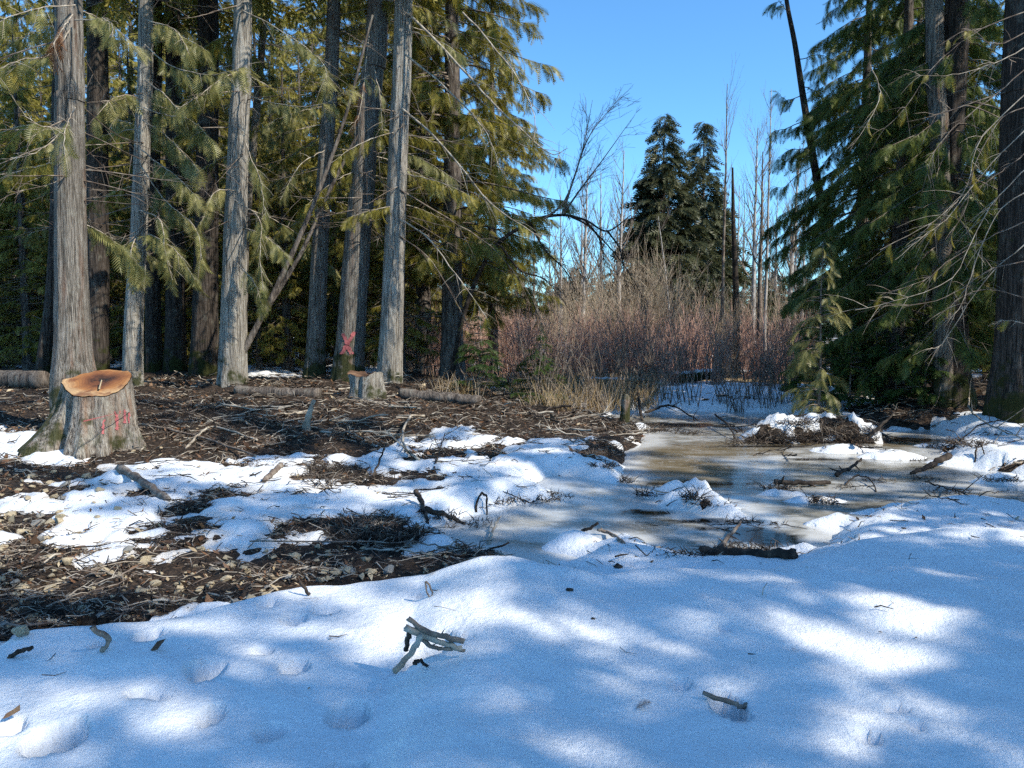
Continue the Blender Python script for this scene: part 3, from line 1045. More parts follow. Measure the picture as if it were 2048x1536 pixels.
T1 = standing("cedar_tree", "stout grey cedar with mossy foot right behind the freshly cut stump", 150, 770, 12.0,
              [(150, 770, 84), (147, 700, 69), (143, 560, 60), (141, 380, 55), (139, 200, 51), (137, 0, 48)], "bark_grey", CV["high0"], seed=1, flare=0.20, lobes=5)
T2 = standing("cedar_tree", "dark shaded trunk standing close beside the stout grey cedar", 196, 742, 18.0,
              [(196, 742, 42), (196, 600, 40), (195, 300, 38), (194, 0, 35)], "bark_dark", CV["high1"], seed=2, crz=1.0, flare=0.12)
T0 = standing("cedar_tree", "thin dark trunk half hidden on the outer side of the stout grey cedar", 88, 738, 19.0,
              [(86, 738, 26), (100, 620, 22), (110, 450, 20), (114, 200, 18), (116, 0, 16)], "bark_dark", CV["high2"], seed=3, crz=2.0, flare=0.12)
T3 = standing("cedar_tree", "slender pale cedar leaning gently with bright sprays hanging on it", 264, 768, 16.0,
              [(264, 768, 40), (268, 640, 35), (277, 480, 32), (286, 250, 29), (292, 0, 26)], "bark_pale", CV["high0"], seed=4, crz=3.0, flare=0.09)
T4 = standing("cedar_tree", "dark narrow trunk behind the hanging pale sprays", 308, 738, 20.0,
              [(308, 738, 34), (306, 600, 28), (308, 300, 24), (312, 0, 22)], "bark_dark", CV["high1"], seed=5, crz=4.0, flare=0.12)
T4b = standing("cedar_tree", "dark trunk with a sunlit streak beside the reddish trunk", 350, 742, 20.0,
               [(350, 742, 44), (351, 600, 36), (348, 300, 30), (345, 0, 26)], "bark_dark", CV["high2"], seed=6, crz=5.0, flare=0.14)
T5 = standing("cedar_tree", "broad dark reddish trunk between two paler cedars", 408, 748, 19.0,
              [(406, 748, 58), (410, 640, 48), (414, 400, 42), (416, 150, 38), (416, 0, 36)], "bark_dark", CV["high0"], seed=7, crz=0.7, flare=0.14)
T6 = standing("cedar_tree", "straight pale grey cedar at the foot of the leaning dead poles", 465, 768, 16.0,
              [(464, 768, 60), (466, 700, 52), (470, 500, 44), (478, 250, 38), (486, 0, 33)], "bark_pale", CV["high1"], seed=8, crz=1.7, flare=0.12)
T6b = standing("cedar_tree", "very thin grey stem behind the straight pale cedar", 486, 740, 20.0,
               [(484, 740, 20), (490, 500, 16), (506, 300, 15), (522, 120, 13), (530, 0, 12)], "bark_grey", None, topz=9, seed=9, flare=0.2, sides=14)
T7 = standing("cedar_tree", "grey brown cedar left of the tree marked with a red cross", 628, 762, 17.5,
              [(627, 762, 44), (632, 680, 36), (640, 500, 32), (652, 300, 29), (668, 0, 25)], "bark_grey", CV["high2"], seed=10, crz=2.7, flare=0.14)
T8 = standing("cedar_tree", "large cedar with a red painted cross on its mossy lower trunk", 695, 766, 17.0,
              [(694, 766, 66), (700, 690, 56), (714, 500, 50), (730, 300, 46), (744, 150, 42), (757, 0, 40)], "bark_grey", CV["high0"], seed=11, crz=3.6, flare=0.16)
T9 = standing("cedar_tree", "pale upright cedar with long bare limbs sweeping down over the stream side", 778, 772, 16.5,
              [(777, 772, 52), (782, 680, 46), (789, 500, 41), (798, 250, 37), (807, 0, 34)], "bark_pale", CV["high1"], seed=12, crz=4.6, flare=0.11)

# the red cross on the marked tree: two sprayed strokes lying on the bark
def stroke(root, p0, p1, w, name="paint_stroke", Y=17.0, dy=0.0, seed=0):
    g = np.random.default_rng(seed)
    n = 14
    a, b = np.array(p0, float), np.array(p1, float)
    V = []
    base = np.array(root.location)
    for k in range(n):
        t = k / (n - 1)
        c = a + (b - a) * t + g.normal(0, 1.0, 2)
        ww = w * g.uniform(0.75, 1.2)
        for sx in (-0.5, 0.5):
            q = P(c[0] + sx * ww, c[1], Y - 0.3)
            V.append(q - base - np.array([0, dy, 0]))
    Q = [[2 * k, 2 * k + 1, 2 * k + 3, 2 * k + 2] for k in range(n - 1)]
    o = obj(name, mesh_from(name, V, Q, None, True, [M["red_paint"]]), root)
    sw = o.modifiers.new("on_bark", 'SHRINKWRAP')
    sw.target = [c for c in root.children if c.name.startswith("trunk")][0]
    sw.wrap_method = 'PROJECT'
    sw.use_project_y = True
    sw.use_positive_direction = True
    sw.use_negative_direction = True
    sw.offset = 0.014
    return o


stroke(T8, (686, 666), (704, 708), 8, dy=0.9, seed=1)
stroke(T8, (710, 664), (683, 708), 8, dy=0.9, seed=2)

# ------------------------------------------------------------------ stumps
def stump_with_spur():
    c = on(190, 905)
    Y = c[1] + 0.35
    base = np.array([P(205, 905, Y)[0], Y, top(P(205, 905, Y)[0], Y)])
    t = thing("tree_stump", "fresh cut cedar stump with orange top, red paint and wide mossy root", "stump", base)
    sides, rings = 96, 44
    th = np.arange(sides) * 2 * math.pi / sides
    pxm = Y / FPX
    # outline of the cut: wide oval with a spur drawn out to the viewer's left
    ct, st_ = np.cos(th), np.sin(th)
    rx = np.where(ct < 0, 76, 58) * pxm
    tx = ct * rx + 0.0
    ty = st_ * 62 * pxm * np.where(ct < 0, (1 - 0.75 * ct ** 2), 1.0)
    H = 128 * pxm
    V = []
    ph = np.random.default_rng(3).uniform(0, 6.28, 5)
    for k in range(rings):
        v = k / (rings - 1)
        z = -0.3 + (H + 0.3) * v
        f = max(0.0, 1 - max(z, 0) / H)
        fl = f ** 1.7
        spread = 1 + 0.30 * fl + 0.24 * f ** 2.5 * np.cos(5 * th + ph[0]) + 0.1 * f * np.cos(9 * th + ph[1])
        ridge = 1 + (0.02 * (v < 0.93) + 0.05 * f) * np.sin(th * 17 + 2 * np.sin(th * 3) + 1.2 * z) + 0.025 * fbm(ct * 5, st_ * 5 + z * 0.7, 3, 2.5, 3)
        # the left side swells into a big buttress low down
        left = np.clip(-ct, 0, 1) ** 1.2
        bx = -left * (0.38 * fl + 0.10 * f) * 0.62
        x = tx * spread * ridge + bx
        y = ty * spread * ridge
        y = y * np.where(ct < 0, 1 + 1.6 * fl * np.abs(ct), 1)
        # groove between buttress and main stem
        gr = np.exp(-((th - 4.25) / 0.16) ** 2) * (0.06 + 0.10 * f) * smooth(1.02, 0.75, v)
        y = y + gr
        zz = z + (v > 0.999) * 0 + v ** 6 * (0.03 * np.clip(-ct, 0, 1) + 0.015 * np.sin(3 * th))
        # the cut plane dips to the front so the face shows
        tilt = v ** 5 * (0.165 * (y / (62 * pxm)))
        V.append(np.stack([x, y, zz + tilt], 1))
    V = np.array(V)
    V[-1, :, 2] += 0.03 * fbm(ct * 2, st_ * 2, 3, 1.6, 6)
    rim = V[-1].copy()
    i = np.arange(rings - 1)[:, None] * sides
    j = np.arange(sides)[None]
    j2 = (j + 1) % sides
    Q = np.stack([i + j, i + j2, i + sides + j2, i + sides + j], -1).reshape(-1, 4)
    obj("bark", mesh_from("bark", V.reshape(-1, 3), Q, None, True, [M["bark_stump"]]), t)
    # cut face, rings of wood, slightly hollow and split in the middle
    cen = rim.mean(0)
    rs = np.linspace(1, 0.02, 12)
    CV_ = []
    for k, r in enumerate(rs):
        p = cen + (rim - cen) * r * 0.985
        p[:, 2] += 0.008 - 0.03 * (1 - r) ** 2 + 0.010 * fbm(p[:, 0], p[:, 1], 3, 9, 5)
        CV_.append(p)
    CV_ = np.array(CV_)
    i = np.arange(len(rs) - 1)[:, None] * sides
    Q = np.stack([i + j, i + j2, i + sides + j2, i + sides + j], -1).reshape(-1, 4)
    T = [[(len(rs) - 1) * sides + 0, (len(rs) - 1) * sides + k, (len(rs) - 1) * sides + k + 1] for k in range(1, sides - 1)]
    off = np.array([cen[0] + 0.03, cen[1] + 0.1, 0])
    face = obj("cut_face", mesh_from("cut_face", CV_.reshape(-1, 3) - [off[0], off[1], 0], Q, T, True, [M["cut_wood"]]), t, (off[0], off[1], 0))
    face["label"] = "orange sawn top with dark rotten heart"
    # red paint patch on the front
    for (a, b, w, sd) in [((217, 826), (220, 864), 5, 1), ((226, 824), (228, 852), 5, 2), ((204, 840), (205, 868), 3.5, 3), ((234, 826), (235, 852), 3, 4)]:
        g = np.random.default_rng(sd)
        n = 14
        PV = []
        for k in range(n):
            tt = k / (n - 1)
            cx = a[0] + (b[0] - a[0]) * tt + g.normal(0, 0.6)
            cy = a[1] + (b[1] - a[1]) * tt
            ww = w * g.uniform(0.4, 1.2)
            for sx in (-0.5, 0.5):
                PV.append(P(cx + sx * ww, cy, Y - 0.45) - base - np.array([0, 0.8, 0]))
        o = obj("paint_stroke", mesh_from("paint_stroke", PV, [[2 * k, 2 * k + 1, 2 * k + 3, 2 * k + 2] for k in range(n - 1)], None, True, [M["red_paint"]]), t)
        sw = o.modifiers.new("on_bark", 'SHRINKWRAP')
        sw.target = t.children[0]
        sw.wrap_method = 'PROJECT'
        sw.use_project_y = True
        sw.use_positive_direction = True
        sw.use_negative_direction = False
        sw.offset = 0.009
    # splinter standing on the cut
    V, Q, _ = limb_along([base + [0.12, -0.25, H - 0.06], base + [0.06, -0.06, H + 0.05]], 0.014, 0.008, t, sides=4, n=4)
    obj("splinter", MB().add(V, Q).mesh("splinter", [M["chip_pale"]]), t)
    return t


stump_with_spur()


def old_stump():
    Y = 14.8
    p = P(738, 786, Y)
    base = np.array([p[0], Y, top(p[0], Y)])
    t = thing("tree_stump", "small weathered stump with bleached front in front of the red cross tree", "stump", base)
    sides, rings = 48, 20
    th = np.arange(sides) * 2 * math.pi / sides
    pxm = Y / FPX
    H = 50 * pxm
    V = []
    for k in range(rings):
        v = k / (rings - 1)
        z = -0.2 + (H + 0.2) * v
        f = max(0, 1 - max(z, 0) / H)
        r = 27 * pxm * (1 + 0.35 * f ** 1.5 + 0.12 * np.cos(5 * th + 1) * (0.4 + f) + 0.05 * np.sin(13 * th))
        left = np.clip(-np.cos(th), 0, 1) ** 3 * v ** 3 * 16 * pxm
        V.append(np.stack([np.cos(th) * r - left, np.sin(th) * r, z + v ** 4 * (0.05 * np.cos(th * 2 + 1) + 0.05 * fbm(np.cos(th) * 3, np.sin(th) * 3, 3, 2, 8)) + 0 * th], 1))
    V = np.array(V)
    i = np.arange(rings - 1)[:, None] * sides
    j = np.arange(sides)[None]
    j2 = (j + 1) % sides
    Q = np.stack([i + j, i + j2, i + sides + j2, i + sides + j], -1).reshape(-1, 4)
    obj("bark", mesh_from("bark", V.reshape(-1, 3), Q, None, True, [M["bark_pale"]]), t)
    rim = V[-1]
    cen = rim.mean(0) - [0, 0, 0.03]
    VV = np.vstack([rim * [0.99, 0.99, 1] + [0, 0, 0.003], (rim + cen) / 2 + np.stack([0 * th, 0 * th, 0.03 * fbm(np.cos(th) * 2, np.sin(th) * 2, 3, 3, 4)], 1), [cen]])
    Q = [[k, (k + 1) % sides, sides + (k + 1) % sides, sides + k] for k in range(sides)]
    T = [[sides + k, sides + (k + 1) % sides, 2 * sides] for k in range(sides)]
    obj("cut_face", mesh_from("cut_face", VV, Q, T, True, [M["chip"]]), t)


old_stump()

# ------------------------------------------------------------------ long limbs of the near trees, each a part of its tree
def frond_branch(root, pts, r0, r1, nf, fl, leaf, name="limb", seed=0, wood="twig", hang=0.6, s0=0.3, tpl=FR_FINE, twigs=0):
    g = np.random.default_rng(seed)
    n = 18
    V, Q, c = limb_along(pts, r0, r1, root, n=n, sides=5, wob=0.006, seed=seed)
    mb = MB().add(V, Q, m=0)
    L = np.linalg.norm(c[-1] - c[0])
    if twigs:
        si = g.integers(3, n - 1, twigs)
        p0 = c[si]
        tg = norm(c[si] - c[si - 1])
        dd = norm(tg + g.normal(0, 0.55, (twigs, 3)))
        ln = (L * g.uniform(0.06, 0.22, twigs))[:, None, None]
        tt = np.linspace(0, 1, 4)[None, :, None]
        PT = p0[:, None] + dd[:, None] * ln * tt + np.array([0, 0, -0.25]) * ln * tt ** 2
        mb.add(*tubes(PT, (r1 + 0.002) * np.array([[1, 0.8, 0.5, 0.25]]) * np.ones((twigs, 1)), 3), m=0)
    if nf:
        ss = s0 + (1 - s0) * g.random(nf)
        f = ss * (n - 1)
        i0 = np.minimum(f.astype(int), n - 2)
        w = (f - i0)[:, None]
        pos = c[i0] * (1 - w) + c[i0 + 1] * w
        tan = norm(c[i0 + 1] - c[i0])
        a = np.where(g.random(nf) < 0.5, -1, 1) * g.uniform(0.2, 1.1, nf)
        d = np.stack([tan[:, 0] * np.cos(a) - tan[:, 1] * np.sin(a), tan[:, 0] * np.sin(a) + tan[:, 1] * np.cos(a), tan[:, 2] - g.uniform(0, 2 * hang, nf)], -1)
        nrm = np.stack([g.normal(0, 0.5, nf), g.normal(0, 0.5, nf) - 0.4, np.ones(nf)], -1)
        V, T = place_fronds(tpl, pos, d, nrm, fl * g.uniform(0.55, 1.25, nf))
        mb.add(V, None, T, m=1)
    return obj(name, mb.mesh(name, [M[wood], M[leaf]], False), root)


def PX(l, Y):
    """points (px, py, distance offset) near distance Y"""
    return [P(a[0], a[1], Y + (a[2] if len(a) > 2 else 0)) for a in l]


# bare limbs of the pale upright cedar, sweeping down to the right
for k, (l, r0) in enumerate([([(815, 25), (900, 110, -.6), (985, 205, -1.2), (1060, 275, -1.6), (1105, 308, -1.8), (1136, 296, -1.9)], 0.030),
                             ([(812, 110), (880, 165, -.5), (950, 235, -1.0), (985, 290, -1.3), (998, 345, -1.4)], 0.024),
                             ([(805, 218), (870, 275, -.5), (930, 345, -1.0), (985, 410, -1.4), (1060, 462, -1.8), (1130, 505, -2.0)], 0.028),
                             ([(925, 25, -1), (985, 90, -1.2), (1040, 165, -1.5), (1068, 230, -1.7), (1068, 285, -1.8)], 0.020),
                             ([(800, 440), (850, 470, -.5), (905, 540, -1), (950, 600, -1.3), (975, 640, -1.5)], 0.020),
                             ([(800, 380), (900, 440, 0.6), (990, 500, 1.0), (1060, 590, 1.2), (1085, 650, 1.3)], 0.018),
                             ([(796, 470), (860, 520, .4), (930, 640, .8), (960, 740, 1.0)], 0.016),
                             ([(800, 130), (850, 240, .6), (870, 210, .8)], 0.012)]):
    frond_branch(T9, PX(l, 16.3), r0, 0.005, 10 if k % 2 else 5, 0.32, "leaf", seed=200 + k, wood="twig_pale" if k < 5 else "twig", twigs=16, hang=0.9)
# sprays in sunlit leaf colour on the slender cedar
for k, l in enumerate([[(290, 160), (330, 190, -.5), (372, 235, -.8), (398, 265, -1)], [(288, 215), (330, 230, -.6), (380, 240, -1), (420, 275, -1.2)],
                       [(286, 200), (250, 190, -.6), (215, 205, -1), (190, 235, -1.2)], [(283, 300), (320, 330, -.5), (350, 350, -.8), (400, 400, -1)],
                       [(280, 330), (330, 400, -.5), (390, 455, -.8), (405, 520, -1)], [(276, 480), (300, 470, -.6), (350, 500, -1), (390, 560, -1.2)],
                       [(290, 90), (340, 130, -.8), (420, 150, -1.4), (500, 130, -1.8)], [(278, 420), (320, 440, -.8), (330, 500, -1.0), (345, 560, -1.2)],
                       [(290, 40), (350, 60, -.8), (380, 110, -1.4)], [(276, 470), (262, 500, -.8), (268, 545, -1)], [(285, 240), (330, 270, -.4), (370, 310, -.6), (400, 345, -.8)]]):
    frond_branch(T3, PX(l, 15.8), 0.016, 0.004, 46, 0.34, "leaf_lit", seed=230 + k, wood="twig_pale", hang=0.9, s0=0.2, twigs=8)
for k, l in enumerate([[(140, 60), (100, 110, -.5), (40, 120, -1), (-30, 150, -1.4)], [(150, 40), (215, 40, -.5), (225, 75, -.8)], [(138, 250), (80, 300, -.5), (20, 320, -.8)],
                       [(146, 300), (120, 260, -.6), (60, 240, -1.0), (0, 155, -1.4)], [(145, 30), (130, 50, -.8), (115, 75, -1.0), (105, 95, -1.1)], [(150, 10), (60, 20, -1), (-40, 60, -1.6)],
                       [(150, 215), (130, 260, -.8), (128, 310, -1.0)]]):
    frond_branch(T1, PX(l, 11.8), 0.012, 0.003, 16, 0.26, "leaf_dead" if k == 4 else "leaf_lit", seed=260 + k, wood="twig_pale", hang=0.7, s0=0.3, twigs=14)
for k, l in enumerate([[(480, 180), (540, 205, -.5), (640, 210, -1), (740, 150, -1.4)], [(478, 250), (500, 310, -.5), (520, 360, -.9), (532, 440, -1.2)], [(470, 400), (520, 440, -.6), (520, 520, -1), (528, 590, -1.2)],
                       [(482, 140), (440, 160, -.6), (400, 190, -1), (360, 215, -1.3)], [(484, 20), (560, 60, -.8), (640, 120, -1.2), (655, 165, -1.4)], [(472, 380), (430, 385, -.5), (400, 450, -.8)],
                       [(466, 520), (505, 560, -.5), (525, 610, -.9)]]):
    frond_branch(T6, PX(l, 15.8), 0.013, 0.003, 34, 0.30, "leaf_lit", seed=280 + k, wood="twig_pale", hang=0.9, s0=0.25, twigs=12)
for k, l in enumerate([[(740, 60), (720, 220, -.6), (700, 250, -.9)], [(745, 120), (760, 190, -.6), (765, 260, -.9)], [(650, 300), (600, 330, -.5), (560, 400, -.8)]]):
    frond_branch(T8, PX(l, 16.8), 0.012, 0.003, 10, 0.25, "leaf_dead" if k == 0 else "leaf_lit", seed=300 + k, wood="twig_pale", twigs=10)

# many more sunlit sprays on the near trees, each limb a part of its tree
gs = np.random.default_rng(123)
for root, cpx, Y, n, mixl in [(T1, 140, 12.0, 6, 0.5), (T2, 195, 18.0, 9, 0.6), (T3, 285, 16.0, 6, 0.8), (T4b, 347, 20.0, 7, 0.6), (T5, 415, 19.0, 9, 0.6), (T6, 480, 16.0, 8, 0.8), (T7, 655, 17.5, 12, 0.5), (T8, 735, 17.0, 10, 0.5), (T9, 803, 16.5, 9, 0.3)]:
    for k in range(n):
        py = gs.uniform(-20, 480)
        side = -1 if gs.random() < 0.5 else 1
        ln = gs.uniform(80, 190) * 16.0 / Y
        dr = gs.uniform(0.15, 0.75) * ln
        off = gs.uniform(0.5, 2.4) if gs.random() < 0.75 else gs.uniform(-1.2, -0.3)
        l = [(cpx, py), (cpx + side * ln * 0.35, py + dr * 0.2, off * 0.4), (cpx + side * ln * 0.7, py + dr * 0.55, off * 0.8), (cpx + side * ln, py + dr, off)]
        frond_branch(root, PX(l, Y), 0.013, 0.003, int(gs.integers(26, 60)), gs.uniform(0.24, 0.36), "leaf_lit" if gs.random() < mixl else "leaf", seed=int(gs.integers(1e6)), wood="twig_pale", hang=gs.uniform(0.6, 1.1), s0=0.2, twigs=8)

# leaning dead poles
for k, (l, r0, r1, lab) in enumerate([([(488, 702), (560, 560), (630, 400), (690, 235), (745, 30)], 0.062, 0.026, "long pale dead pole leaning against the red cross tree"),
                                      ([(520, 640, .5), (600, 510, .5), (650, 400, .5), (715, 270, .5)], 0.048, 0.034, "shorter dead pole leaning close behind the long pale one")]):
    pts = PX(l, 16.0)
    if k == 0:
        pts[0] = np.array([pts[0][0], 16.0, top(pts[0][0], 16.0) - 0.1]) if pts[0][2] < top(pts[0][0], 16.0) + 0.5 else pts[0]
    c = spline(pts, 30)
    foot = c[0].copy()
    V, Q = tubes((c - foot)[None], (r0 + (r1 - r0) * np.linspace(0, 1, 30) + rng.normal(0, 0.003, 30))[None], 12)
    o = obj("dead_pole", MB().add(V, Q).mesh("dead_pole", [M["bark_far"]]), None, foot)
    tag(o, lab, "dead tree")

# ------------------------------------------------------------------ conifers behind the near bank
n_back = 0
MARKS = [(-60, "the thick dark log"), (100, "the stout grey cedar"), (196, "the dark shaded trunk"), (270, "the slender pale cedar"), (345, "the hanging pale sprays"), (412, "the broad reddish trunk"),
         (475, "the straight pale cedar"), (560, "the leaning dead poles"), (640, "the grey brown cedar"), (715, "the red cross tree"), (790, "the pale upright cedar"), (880, "the full crowned cedar")]
ROWS = ["low cedar in the front row behind ", "short cedar in the second row behind ", "cedar of middle height in the third row behind ", "tall cedar in the fourth row behind ", "tallest farthest cedar behind "]
for k in range(46):
    Y = [22.0, 25.0, 29.5, 35.0, 42.0][k % 5] + rng.uniform(-1, 1)
    cols = (k // 5) / 9.2
    px = -160 + cols * 1010 + (k % 5) * 37 + rng.uniform(-40, 40)
    if px > 900:
        continue
    x = P(px, 700, Y)[0]
    tree_copy("background_cedar", CV["back%d" % (k % 5)], TR["back%d" % (k % 3)], x, Y, rng.uniform(0, 6.28), [0.46, 0.55, 0.68, 0.85, 1.0][k % 5] * rng.uniform(0.88, 1.12), ROWS[k % 5] + min(MARKS, key=lambda q: abs(q[0] - px))[1], "tree", "cedars of the wood behind the grey trunks")
for k in range(18):
    Y = [27.0, 33.0, 39.0][k % 3] + rng.uniform(-1.5, 1.5)
    px = -120 + (k // 3) * 168 + (k % 3) * 55 + rng.uniform(-30, 30)
    x = P(px, 700, Y)[0]
    tree_copy("background_cedar", CV["back%d" % (k % 5)], TR["back%d" % (k % 3)], x, Y, rng.uniform(0, 6.28), [0.55, 0.75, 0.95][k % 3] * rng.uniform(0.9, 1.1),
              ["slim cedar filling the gap deep behind ", "upright cedar standing deep in the wood behind ", "high cedar at the back of the wood behind "][k % 3] + min(MARKS, key=lambda q: abs(q[0] - px))[1], "tree", "cedars of the wood behind the grey trunks")
# the full crowned cedar right of the pale upright one, whose sprays fringe the sky
tree_copy("cedar_tree", CV["edge"], TR["back2"], P(905, 700, 20.5)[0], 20.5, 1.1, 1.0, "full crowned cedar fringing the blue sky beside the pale upright trunk", "tree", None)
tree_copy("cedar_tree", CV["edge"], TR["back1"], P(850, 700, 22.0)[0], 22.0, 2.6, 0.95, "bushy cedar directly behind the pale upright trunk", "tree", None)
tree_copy("cedar_tree", CV["edge"], TR["back1"], P(985, 700, 25.0)[0], 25.0, 0.4, 0.72, "lower cedar with drooping skirt beside the red stemmed thicket", "tree", None)

# ------------------------------------------------------------------ far middle: twin conifers, bare trees, thicket
for (px, pk, Y, v, lab) in [(1322, 225, 42.0, 0, "taller of the twin dark conifers standing beyond the thicket"), (1400, 240, 46.0, 1, "shorter twin conifer with grey green crown beyond the thicket")]:
    x = P(px, 700, Y)[0]
    z = top(x, Y)
    hgt = P(px, pk, Y)[2] - z
    t = thing("conifer_tree", lab, "tree", (x, Y, z), 1.0 + v)
    t.scale = (hgt / 16 * (1.14 - 0.12 * v), hgt / 16 * (1.14 - 0.12 * v), hgt / 16)
    obj("trunk", TR["back0"], t).scale = (1, 1, 0.85)
    obj("crown", CV["spruce%d" % v], t)


def bare_tree(seed, H, r0, nbr=22, spread=0.35, start=0.35, levels=2, lean=0.0, mat_t="birch", mat_b="twig", blen=0.3):
    g = np.random.default_rng(seed)
    n = 16
    s = np.linspace(0, 1, n)
    stem = np.stack([lean * H * s ** 1.4 + 0.012 * H * np.cumsum(g.normal(0, 0.25, n)) / 3, 0.012 * H * np.cumsum(g.normal(0, 0.25, n)) / 3, H * s], -1)
    mb = MB()
    mb.add(*tubes(stem[None], (r0 * (1 - 0.9 * s) + 0.004)[None], 7), m=0)
    parents = [(stem, r0 * (1 - 0.9 * s) + 0.004)]
    P0, RR = stem[None], (r0 * (1 - 0.9 * s) + 0.004)[None]
    cnt = nbr
    ln = H * blen
    for lv in range(levels):
        N = P0.shape[0]
        nn = P0.shape[1]
        bi = np.repeat(np.arange(N), cnt)
        lo = start if lv == 0 else 0.25
        ss = lo + (0.98 - lo) * g.random(len(bi))
        f = ss * (nn - 1)
        i0 = np.minimum(f.astype(int), nn - 2)
        w = (f - i0)[:, None]
        p = P0[bi, i0] * (1 - w) + P0[bi, i0 + 1] * w
        tg = norm(P0[bi, i0 + 1] - P0[bi, i0])
        rr = RR[bi, i0] * 0.5
        az = g.uniform(0, 6.283, len(bi))
        out = np.stack([np.cos(az), np.sin(az), np.zeros(len(bi))], -1)
        d = norm(tg * 0.9 + out * g.uniform(spread, spread * 2.2, len(bi))[:, None] + np.array([0, 0, 0.15]))
        L = ln * g.uniform(0.4, 1.0, len(bi)) * (1.15 - 0.75 * ss)
        m = 7
        t = np.linspace(0, 1, m)[None, :, None]
        PT = p[:, None] + d[:, None] * L[:, None, None] * t + np.array([0, 0, 0.28]) * (L[:, None, None] * t ** 2) + np.cumsum(g.normal(0, 0.02, (len(bi), m, 3)), 1) * L[:, None, None]
        PT[:, 0] = p
        RB = np.maximum(rr[:, None] * (1 - 0.85 * t[:, :, 0]), 0.0022)
        mb.add(*tubes(PT, RB, 3), m=1)
        P0, RR = PT, RB
        cnt = max(5, int(nbr / 3))
        ln *= 0.45
    return mb.mesh("stem", [M[mat_t], M[mat_b]], False)


def px_bare(name, label, px, pyb, pyt, Y, r0, seed, group=None, cat="tree", lean_px=0, **kw):
    x = P(px, pyb, Y)[0]
    z = top(x, Y)
    H = P(px, pyt, Y)[2] - z
    me = bare_tree(seed, H, r0, lean=(lean_px / FPX * Y) / H, **kw)
    t = thing(name, label, cat, (x, Y, z - 0.05), 0, group)
    obj("trunk", me, t)
    return t


px_bare("bare_tree", "slim grey bare tree whose top forks beside the twin conifers", 1440, 800, 165, 26, 0.07, 1, nbr=14, spread=0.3, start=0.55, blen=0.22, mat_t="twig")
px_bare("bare_tree", "tall straight pale birch stem nearest the dark leaning trunk", 1527, 800, 175, 24, 0.06, 2, nbr=14, spread=0.25, start=0.5, blen=0.16)
px_bare("bare_tree", "dark footed bare tree beside the tall pale birch stem", 1516, 790, 300, 28, 0.12, 3, nbr=18, spread=0.4, start=0.35, blen=0.25, mat_t="twig")
px_bare("bare_tree", "bare pale tree behind the birch with wispy upswept top", 1502, 780, 255, 40, 0.14, 4, nbr=24, spread=0.4, start=0.3, blen=0.3)
px_bare("bare_tree", "pale bare tree against the edge of the dark cedar", 1572, 790, 290, 34, 0.15, 5, nbr=22, spread=0.35, start=0.3, blen=0.26, lean_px=14)
px_bare("bare_tree", "small white stemmed bare tree in front of the twin conifers", 1345, 720, 430, 30, 0.055, 6, nbr=12, spread=0.5, start=0.35, blen=0.3, lean_px=-34)
px_bare("bare_tree", "wispy bare birch behind the arching dark limb", 1165, 760, 330, 34, 0.12, 7, nbr=26, spread=0.4, start=0.3, blen=0.3, lean_px=8)
px_bare("bare_tree", "grey bare tree just left of the twin conifers", 1238, 760, 300, 38, 0.13, 8, nbr=26, spread=0.35, start=0.3, blen=0.3, lean_px=6)
# a line of bare trees far behind
FARB = [bare_tree(60 + k, 11.0, 0.14, nbr=26, spread=0.45, start=0.2, blen=0.35) for k in range(4)]
for k in range(30):
    Y = rng.uniform(48, 68)
    px = 1060 + 560 * (k / 30) + rng.uniform(-15, 15)
    x = P(px, 700, Y)[0]
    t = thing("bare_tree", "bare grey tree of the far line behind the thicket", "tree", (x, Y, top(x, Y)), rng.uniform(0, 6), "bare trees of the far line")
    s = rng.uniform(0.7, 1.1)
    t.scale = (s, s, s)
    obj("trunk", FARB[k % 4], t)
# low conifers closing the far side of the clearing
for k in range(26):
    Y = rng.uniform(56, 72)
    px = 960 + 660 * (k / 26) + rng.uniform(-14, 14)
    x = P(px, 700, Y)[0]
    s_k = rng.uniform(0.24, 0.36)
    tree_copy("far_conifer", CV["spruce%d" % (k % 2)], None, x, Y, rng.uniform(0, 6), s_k, "low dark conifer on the far side of the clearing", "tree", "low conifers on the far side of the clearing").scale = (s_k * 1.6, s_k * 1.6, s_k)
# dark snag pole
p0 = P(1470, 800, 27)
z0 = top(p0[0], 27)
c = spline([P(1474, 800, 27), P(1472, 600, 27), P(1467, 450, 27), P(1465, 335, 27)], 20)
c[0, 2] = z0 - 0.1
V, Q = tubes((c - c[0])[None], np.linspace(0.16, 0.035, 20)[None], 8)
o = obj("dead_snag", MB().add(V, Q).mesh("dead_snag", [M["twig_dark"]]), None, c[0])
tag(o, "black broken snag pole rising out of the thicket", "dead tree")

